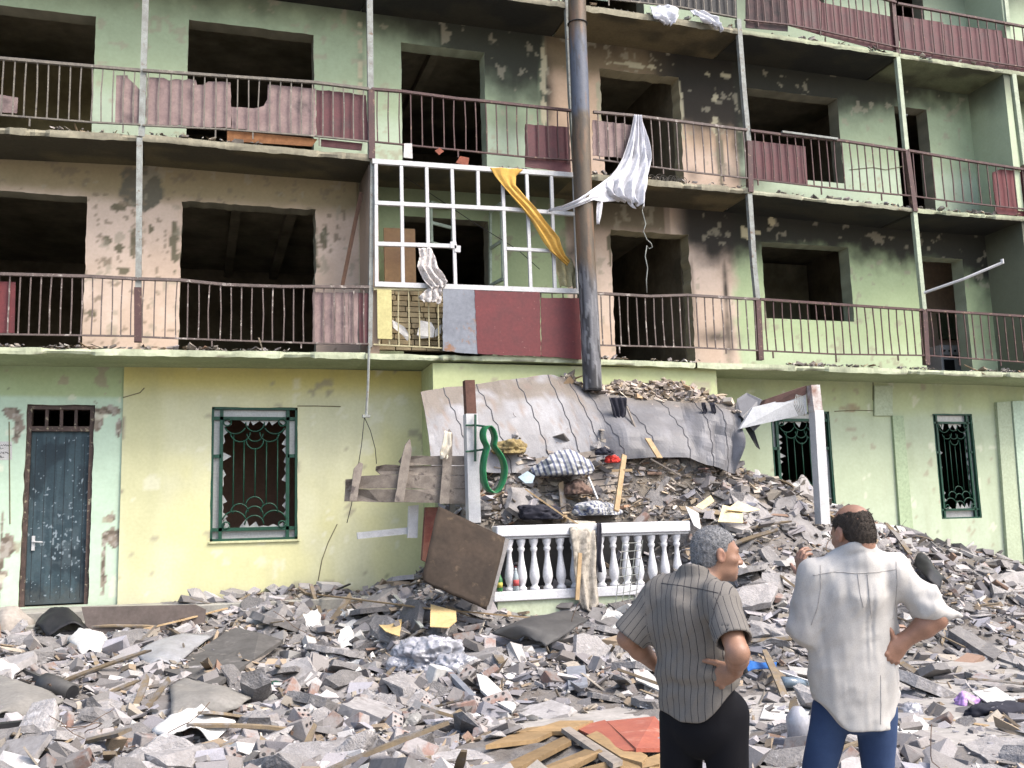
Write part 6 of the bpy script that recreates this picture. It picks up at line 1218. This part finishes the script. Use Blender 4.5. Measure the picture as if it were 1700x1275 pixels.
def lump(name, px, py, k, dims, mt, label, cat, seed=0, sub=5, amp=.35, fq=4, stripes=False, rz=0., ridged=True):
    bm = bmesh.new(); bmesh.ops.create_icosphere(bm, subdivisions=sub, radius=1); me = bpy.data.meshes.new(name); bm.to_mesh(me); bm.free()
    v = np.array([q.co[:] for q in me.vertices]); n = fbm(v[:, 0]*fq+seed, v[:, 1]*fq, v[:, 2]*fq, 501+seed, 4); r = (1-np.abs(2*n-1)*1.6) if ridged else n
    lowf = fbm(v[:, 0]*1.4+seed, v[:, 1]*1.4, v[:, 2]*1.4, 601+seed, 2)-.5
    v = v*(1+amp*(r-.4)+.9*lowf)[:, None]; v = v*np.array(dims); v[:, 2] = np.maximum(v[:, 2], -dims[2]*.35); me.vertices.foreach_set('co', v.astype(np.float32).ravel()); me.update()
    P = hit(px, py) if not hasattr(k, '__len__') else None; P = CAM+(P-CAM)*(1-k) if P is not None else np.array(k)
    o = link(name, me, mt, None, P*0, smooth=True); o.location = tuple(P); o.rotation_euler[2] = rz
    if stripes: at = me.attributes.new('u', 'FLOAT', 'POINT'); at.data.foreach_set('value', (v[:, 0]+.3*v[:, 2]+.03*n).astype(np.float32))
    return tag(o, label, cat)
M_bag = mat('clouded_plastic', (.3, .3, .33), (.24, .24, .26), scale=5, rough=.25, bmp=.2, spec=.6)
bag = lump('plastic_bag', 722, 1096, .012, (.33, .27, .22), M_bag, 'big crumpled clear plastic bag in the middle of the rubble', 'plastic bag', 3, 6, .42, 2.4)
for px_, py_, dm, sd_ in ((764, 1112, (.2, .15, .15), 5), (690, 1086, (.2, .17, .14), 7)):
    o_ = lump('bag_fold', px_, py_, .014, dm, M_bag, 'x', 'x', sd_, 5, .5, 2.2); o_.parent = bag; o_.location = tuple(np.array(o_.location)-np.array(bag.location)); del o_['label']; del o_['category']
lump('plastic_bag', 672, 1106, .01, (.15, .12, .1), M_bag, 'small crumpled clear plastic bag left of the big bag', 'plastic bag', 5)
piece('white_board', [(791, 1118), (808, 1122), (857, 1170), (850, 1180), (815, 1160), (798, 1145)], .03, .025, M_whiteb, 'white tilted board in front of the big plastic bag', 'board')
curved('dark_sheet', [((916, 1028), (978, 1033)), ((860, 1042), (962, 1050)), ((814, 1053), (930, 1066)), ((853, 1059), (906, 1076))], .03, M_dgrey, 'dark grey curled sheet lying before the balustrade', 'sheet', .1, .012, 18, seed=16)
a = lie([(722, 1122)], .02)[0]; mb = MB(); mb.box(a+np.array([-.11, -.08, -.12]), a+np.array([.11, .08, .1])); o = solo('white_box', mb, M_whiteb, 'white cardboard box leaning against the big plastic bag', 'box', bevel=.012); o.rotation_euler = (.2, .25, .4)
a, b = lie([(733, 1104), (784, 1158)], .022); mb = MB(); mb.bar(a, b, .07, .05); solo('metal_angle', mb, M_galv, 'grey metal angle bar running down from the white box', 'metal bar')
# lower middle: concrete blocks and the pile of boards with red panels
piece('concrete_block', [(500, 1254), (553, 1222), (618, 1219), (604, 1236), (560, 1272)], .018, .1, M_conc, 'flat grey concrete block at the bottom edge, left one', 'concrete block', 1.5, 5)
piece('concrete_block', [(581, 1247), (613, 1226), (726, 1233), (692, 1258)], .022, .16, M_conc, 'thick grey concrete block at the bottom edge, right one', 'concrete block', 1.5, 6)
M_rb = mat('red_laminate', (.33, .1, .062), (.28, .08, .055), scale=4, rough=.5, third=(.42, .2, .15), tsc=5)
rp = piece('red_board', [(1007, 1197), (1087, 1189), (1112, 1217), (1112, 1242), (1056, 1242)], .075, .025, M_rb, 'bright red panel lying uppermost on the pile of boards', 'panel')
mb = MB(); q = lie([(1030, 1219), (1072, 1217), (1110, 1216)], .0763); mb.tube(q, .006, 5); link('panel_joint', mb, M_paper, rp)
piece('red_board', [(953, 1207), (1004, 1195), (1060, 1244), (1036, 1246)], .066, .02, M_rb, 'dull red panel half hidden under the bright red one', 'panel')
M_ply = mat('raw_board', (.25, .165, .08), (.18, .12, .06), scale=4, rand=.25, rough=.75)
for k, (px, kk, lb) in enumerate((([(973, 1221), (994, 1212), (1075, 1254), (1066, 1266), (1030, 1256)], .05, 'notched brown board on top of the board pile'), ([(806, 1237), (874, 1208), (948, 1200), (890, 1227)], .02, 'wide pale brown board at the left of the board pile'), ([(826, 1274), (936, 1222), (948, 1230), (850, 1280)], .03, 'long dark edged board slanting across the board pile'), ([(880, 1282), (985, 1238), (1000, 1246), (915, 1290)], .04, 'lower brown board beneath the slanting one'), ([(930, 1284), (1030, 1258), (1095, 1268), (1000, 1292)], .045, 'brown board at the very bottom of the board pile'), ([(1060, 1262), (1110, 1246), (1130, 1262), (1090, 1282)], .04, 'short brown board beside the black trousers'), ([(874, 1214), (930, 1196), (985, 1196), (940, 1214)], .034, 'pale board behind the grey strip on the board pile'))):
    piece('loose_board', px, kk+.03, .03, M_ply, lb, 'board')
piece('grey_strip', [(932, 1209), (946, 1206), (1034, 1262), (1018, 1268)], .09, .03, M_greywood, 'long grey wooden strip lying across the board pile', 'wooden strip')
def lath(px, k, label, w_=.035, mt=None):
    q = lie(px, k); mb = MB()
    for a, b in zip(q, q[1:]): mb.bar(a, b+(b-a)*.01, w_, .018, (0, 0, 1))
    return solo('lath', mb, mt or M_wood, label, 'lath')
lath([(500, 984), (712, 1010), (930, 1030)], [.0, .03, .02], 'very long pale lath running from the yellow wall to the balustrade'); lath([(182, 1058), (300, 1030), (376, 1010)], .02, 'pale lath lying in front of the entrance step')
lath([(505, 1002), (580, 970)], [.01, .03], 'short dark stick poking up against the yellow wall', .04, M_black); lath([(655, 988), (700, 1040)], .03, 'pale grey bar leaning left of the brown board', .045, M_greypost)
lath([(1231, 1095), (1346, 1132)], .03, 'thin white stick between the two men', .03, M_white); lath([(1512, 1194), (1580, 1197), (1638, 1206)], .012, 'pale long wooden batten on the bare ground at right', .07)
for px, lb in (([(715, 1003), (757, 1014), (758, 1030), (744, 1042), (714, 1040)], 'orange brown cardboard sheet below the leaning brown board'), ([(626, 1034), (667, 1028), (663, 1056), (640, 1048)], 'smaller orange brown cardboard sheet left of the other one')): piece('cardboard_sheet', px, .03, .012, M_card, lb, 'cardboard')
piece('corrugated_sheet', [(940, 1107), (971, 1104), (976, 1136), (944, 1142)], .025, .03, M_galv, 'small pale ribbed metal sheet left of the man in the striped shirt', 'sheet')
piece('white_sheet', [(1044, 1084), (1092, 1128), (1094, 1146), (1056, 1128)], .03, .015, M_whiteb, 'white bent sheet behind the elbow of the man in the striped shirt', 'sheet')
piece('blue_plastic', [(1233, 1093), (1262, 1100), (1290, 1099), (1288, 1108), (1250, 1110), (1233, 1117)], .03, .01, mat('blue_plastic', (.03, .13, .4), rough=.4, bmp=0), 'bright blue plastic scrap between the two men', 'plastic', 1, 31)
a, b = lie([(1298, 1132), (1342, 1136)], .02); mb = MB(); mb.tube([a, a*.3+b*.7, a*.15+b*.85, b], [.055, .055, .03, .025], 12); solo('plastic_bottle', mb, mat('smoky_plastic', (.12, .16, .2), rough=.2, bmp=0, spec=.6), 'smoky plastic bottle lying beside the man in the cream shirt', 'bottle', smooth=True)
curved('rubber_flap', [((1518, 936), (1536, 928)), ((1524, 950), (1545, 938)), ((1540, 968), (1556, 955)), ((1560, 978), (1574, 968))], .03, M_black, 'black curled rubber flap above the elbow of the man in the cream shirt', 'rubber', .1, .03)
piece('concrete_beam', [(1575, 1046), (1592, 1038), (1664, 1082), (1650, 1094)], .03, .14, M_conc, 'long broken concrete beam lying at the right', 'beam', 1.5, 9)
piece('concrete_beam', [(1654, 1090), (1668, 1082), (1730, 1104), (1720, 1116)], .025, .14, M_conc, 'second concrete beam end at the right picture edge', 'beam', 1.5, 10)
piece('concrete_block', [(1590, 1136), (1630, 1120), (1682, 1118), (1660, 1140)], .02, .1, M_conc, 'flat concrete block below the long beam at right', 'concrete block', 1.5, 11); piece('concrete_block', [(1600, 1236), (1636, 1222), (1740, 1228), (1730, 1262), (1640, 1262)], .014, .09, M_conc, 'wide grey concrete block in the lower right corner', 'concrete block', 1.5, 12)
piece('white_sheet', [(1614, 1148), (1653, 1140), (1686, 1162), (1653, 1176)], .03, .012, M_paper, 'white torn sheet in the right rubble', 'sheet', 1, 13)
lump('purple_bag', 1603, 1170, .012, (.1, .08, .09), mat('purple_plastic', (.45, .3, .55), (.3, .15, .4), rough=.4), 'small pink and purple bag in the right rubble', 'bag', 9, 4)
lump('dark_cloth', 1660, 1185, .01, (.3, .16, .1), M_dark_rag, 'black cloth in the right rubble beside the purple bag', 'cloth', 10, 4); lump('plastic_bag', 1512, 1188, .012, (.09, .08, .1), M_bag, 'crumpled clear bag behind the jeans of the man in the cream shirt', 'plastic bag', 11, 4)
piece('white_sheet', [(1490, 1200), (1530, 1215), (1515, 1240), (1488, 1236)], .012, .01, M_paper, 'flat white sheet on the ground right of the jeans', 'sheet', 1, 15); piece('white_sheet', [(1270, 1170), (1345, 1178), (1340, 1196), (1262, 1192)], .014, .01, M_paper, 'flat white sheet on the ground between the two men', 'sheet', 1, 16)
mb = MB(); c0 = lie([(1328, 1238)], .0)[0]; mb.lathe([(.05, 0), (.085, .015), (.09, .2), (.05, .26), (.03, .28)], c0, 16); solo('water_jug', mb, M_bag, 'pale clear plastic canister behind the left jeans leg', 'canister', smooth=True)
lump('dust_sack', 14, 1045, .03, (.3, .3, .28), mat('dusty_sack', (.3, .27, .24), (.24, .215, .19), scale=3), 'dusty brown sack at the left edge before the door step', 'sack', 13, 4, .1, 2, ridged=False)
mb = MB(); mb.prism([UY(x, y, -.5) for x, y in ((135, 1008), (325, 1004), (342, 1012), (338, 1064), (150, 1070))], (0, .05, 0)); solo('brown_board', mb, mat('brown_stained_panel', (.13, .105, .095), (.095, .078, .07), scale=3), 'long dark brown panel standing on edge before the entrance step', 'panel')
# rubble inside the porch: boards, clothing, sticks
for k, (px, kk, lb) in enumerate((([(835, 768), (1010, 745), (1030, 775), (832, 800)], -.003, 'upper wide grey brown floorboards panel under the tin roof'), ([(832, 802), (1028, 782), (1022, 815), (835, 838)], -.004, 'lower wide grey brown floorboards panel under the tin roof'))):
    o = piece('floorboards', px, kk, .04, M_greywood, lb, 'floorboards'); q = lie(px, kk+.0006); mb = MB()
    for t in (.33, .66): mb.bar(q[0]*(1-t)+q[3]*t, q[1]*(1-t)+q[2]*t, .012, .006)
    link('board_gap', mb, M_black, o)
piece('broken_tile', [(860, 792), (876, 782), (888, 790), (884, 802), (872, 802)], .035, .015, mat('blue_grey_tile', (.32, .4, .46)), 'pale blue broken tile on the porch boards', 'tile')
M_str = fabric('striped_blanket', (.4, .4, .385), (.1, .11, .16), .075, .24, 90)
def dump(name, px, py, k, dims, mt, label, cat, seed, rz, **kw): return lump(name, px, py, k, dims, mt, label, cat, seed, 5, kw.get('amp', .3), kw.get('fq', 3), kw.get('stripes', False), rz)
dump('striped_blanket', 936, 780, .03, (.36, .22, .22), M_str, 'blue and white striped cloth lying on the porch boards', 'cloth', 15, -.3, stripes=True); dump('striped_blanket', 992, 850, .02, (.34, .2, .13), M_str, 'striped cloth spilling over behind the balustrade near the hanging rug', 'cloth', 16, .6, stripes=True)
dump('dark_jacket', 900, 856, .02, (.3, .2, .14), M_dark_rag, 'dark blue jacket lying behind the left part of the balustrade', 'jacket', 17, 0.); dump('brown_cloth', 958, 815, .02, (.17, .14, .13), cmat('brown_cloth', (.15, .1, .08)), 'brown crumpled cloth between the two striped cloths', 'cloth', 18, 0.)
dump('red_cloth', 1018, 765, .02, (.1, .08, .07), cmat('red_cloth', (.5, .04, .03)), 'small bright red cloth below the tin roof', 'cloth', 19, 0.); dump('black_boot', 1003, 752, .025, (.13, .07, .07), M_dark_rag, 'black boot beside the red cloth under the tin roof', 'boot', 20, -.6); dump('straw_bundle', 845, 748, .02, (.22, .16, .13), cmat('straw', (.3, .23, .1), (.16, .12, .06), 14), 'bundle of brown straw under the left part of the tin roof', 'straw', 21, 0.)
mb = MB(); q = [CAM+(hit(x, y)-CAM)*(1-k) for x, y, k in ((1036, 756, .05), (1023, 848, .05))]; mb.bar(q[0], q[1], .07, .04); a = q[0]*.72+q[1]*.28; mb.bar(a-.14*VR, a+.14*VR, .035, .03); solo('cross_stick', mb, M_wood, 'upright wooden stick with a short crosspiece on the porch rubble', 'stick')
lath([(872, 812), (934, 855), (962, 872)], .045, 'pale lath sloping down to the rug over the balustrade', .045); lath([(977, 792), (992, 828)], .04, 'thin white cane leaning on the striped cloth', .02, M_white); lath([(1075, 728), (1095, 760)], .03, 'short thick pale board under the middle of the tin roof', .11)
lath([(1080, 762), (1130, 790)], .03, 'grey plank lying on the upper rubble slope', .08, M_greywood); lath([(1165, 778), (1240, 775)], .03, 'dark plank at the foot of the tin roof on the right', .1, mat('maroon_plank', (.14, .085, .075))); lath([(1355, 845), (1390, 862)], .03, 'pale plank at the foot of the right porch post', .07)
M_cream = mat('cream_card', (.62, .52, .32), (.55, .44, .25), scale=4, rough=.9)
for k, (px, lb) in enumerate((([(1192, 866), (1200, 838), (1232, 846), (1234, 868)], 'cream card sheet on the slope above the man in the striped shirt'), ([(1205, 846), (1225, 832), (1262, 846), (1240, 850)], 'folded yellow card over the cream sheet'), ([(1155, 840), (1180, 822), (1186, 832), (1166, 846)], 'cream card piece left of the folded yellow card'), ([(1138, 840), (1160, 852), (1164, 880), (1152, 872)], 'white board strip at the right end of the balustrade'))): piece('card_sheet', px, .03, .01, M_cream if k < 3 else M_paper, lb, 'card')
a, b = lie([(1448, 880), (1500, 884)], .02); mb = MB(); mb.tube([a, b], .11, 14); solo('paper_roll', mb, M_whiteb, 'white rolled sheet near the right wall behind the balding head', 'roll', smooth=True)
piece('wall_slab', [(1205, 985), (1262, 960), (1292, 975), (1280, 1000), (1230, 1008)], .02, .08, M_conc, 'broad grey wall fragment between the two heads', 'wall fragment', 1.5, 21); piece('wall_fragment', [(1640, 955), (1700, 948), (1730, 980), (1650, 985)], .02, .08, M_conc, 'grey wall fragment at the right picture edge', 'wall fragment', 1.5, 22)
mb = MB(); q = [UY(x, y, -1.52) for x, y in ((836, 880), (1130, 878), (1134, 985), (832, 988))]; mb.prism(q, (0, .03, 0)); solo('shade_sheet', mb, M_black, 'added black sheet standing in for the shade right behind the white balusters', 'sheet')  # black sheet added behind the balusters so the gap reads as deep shade
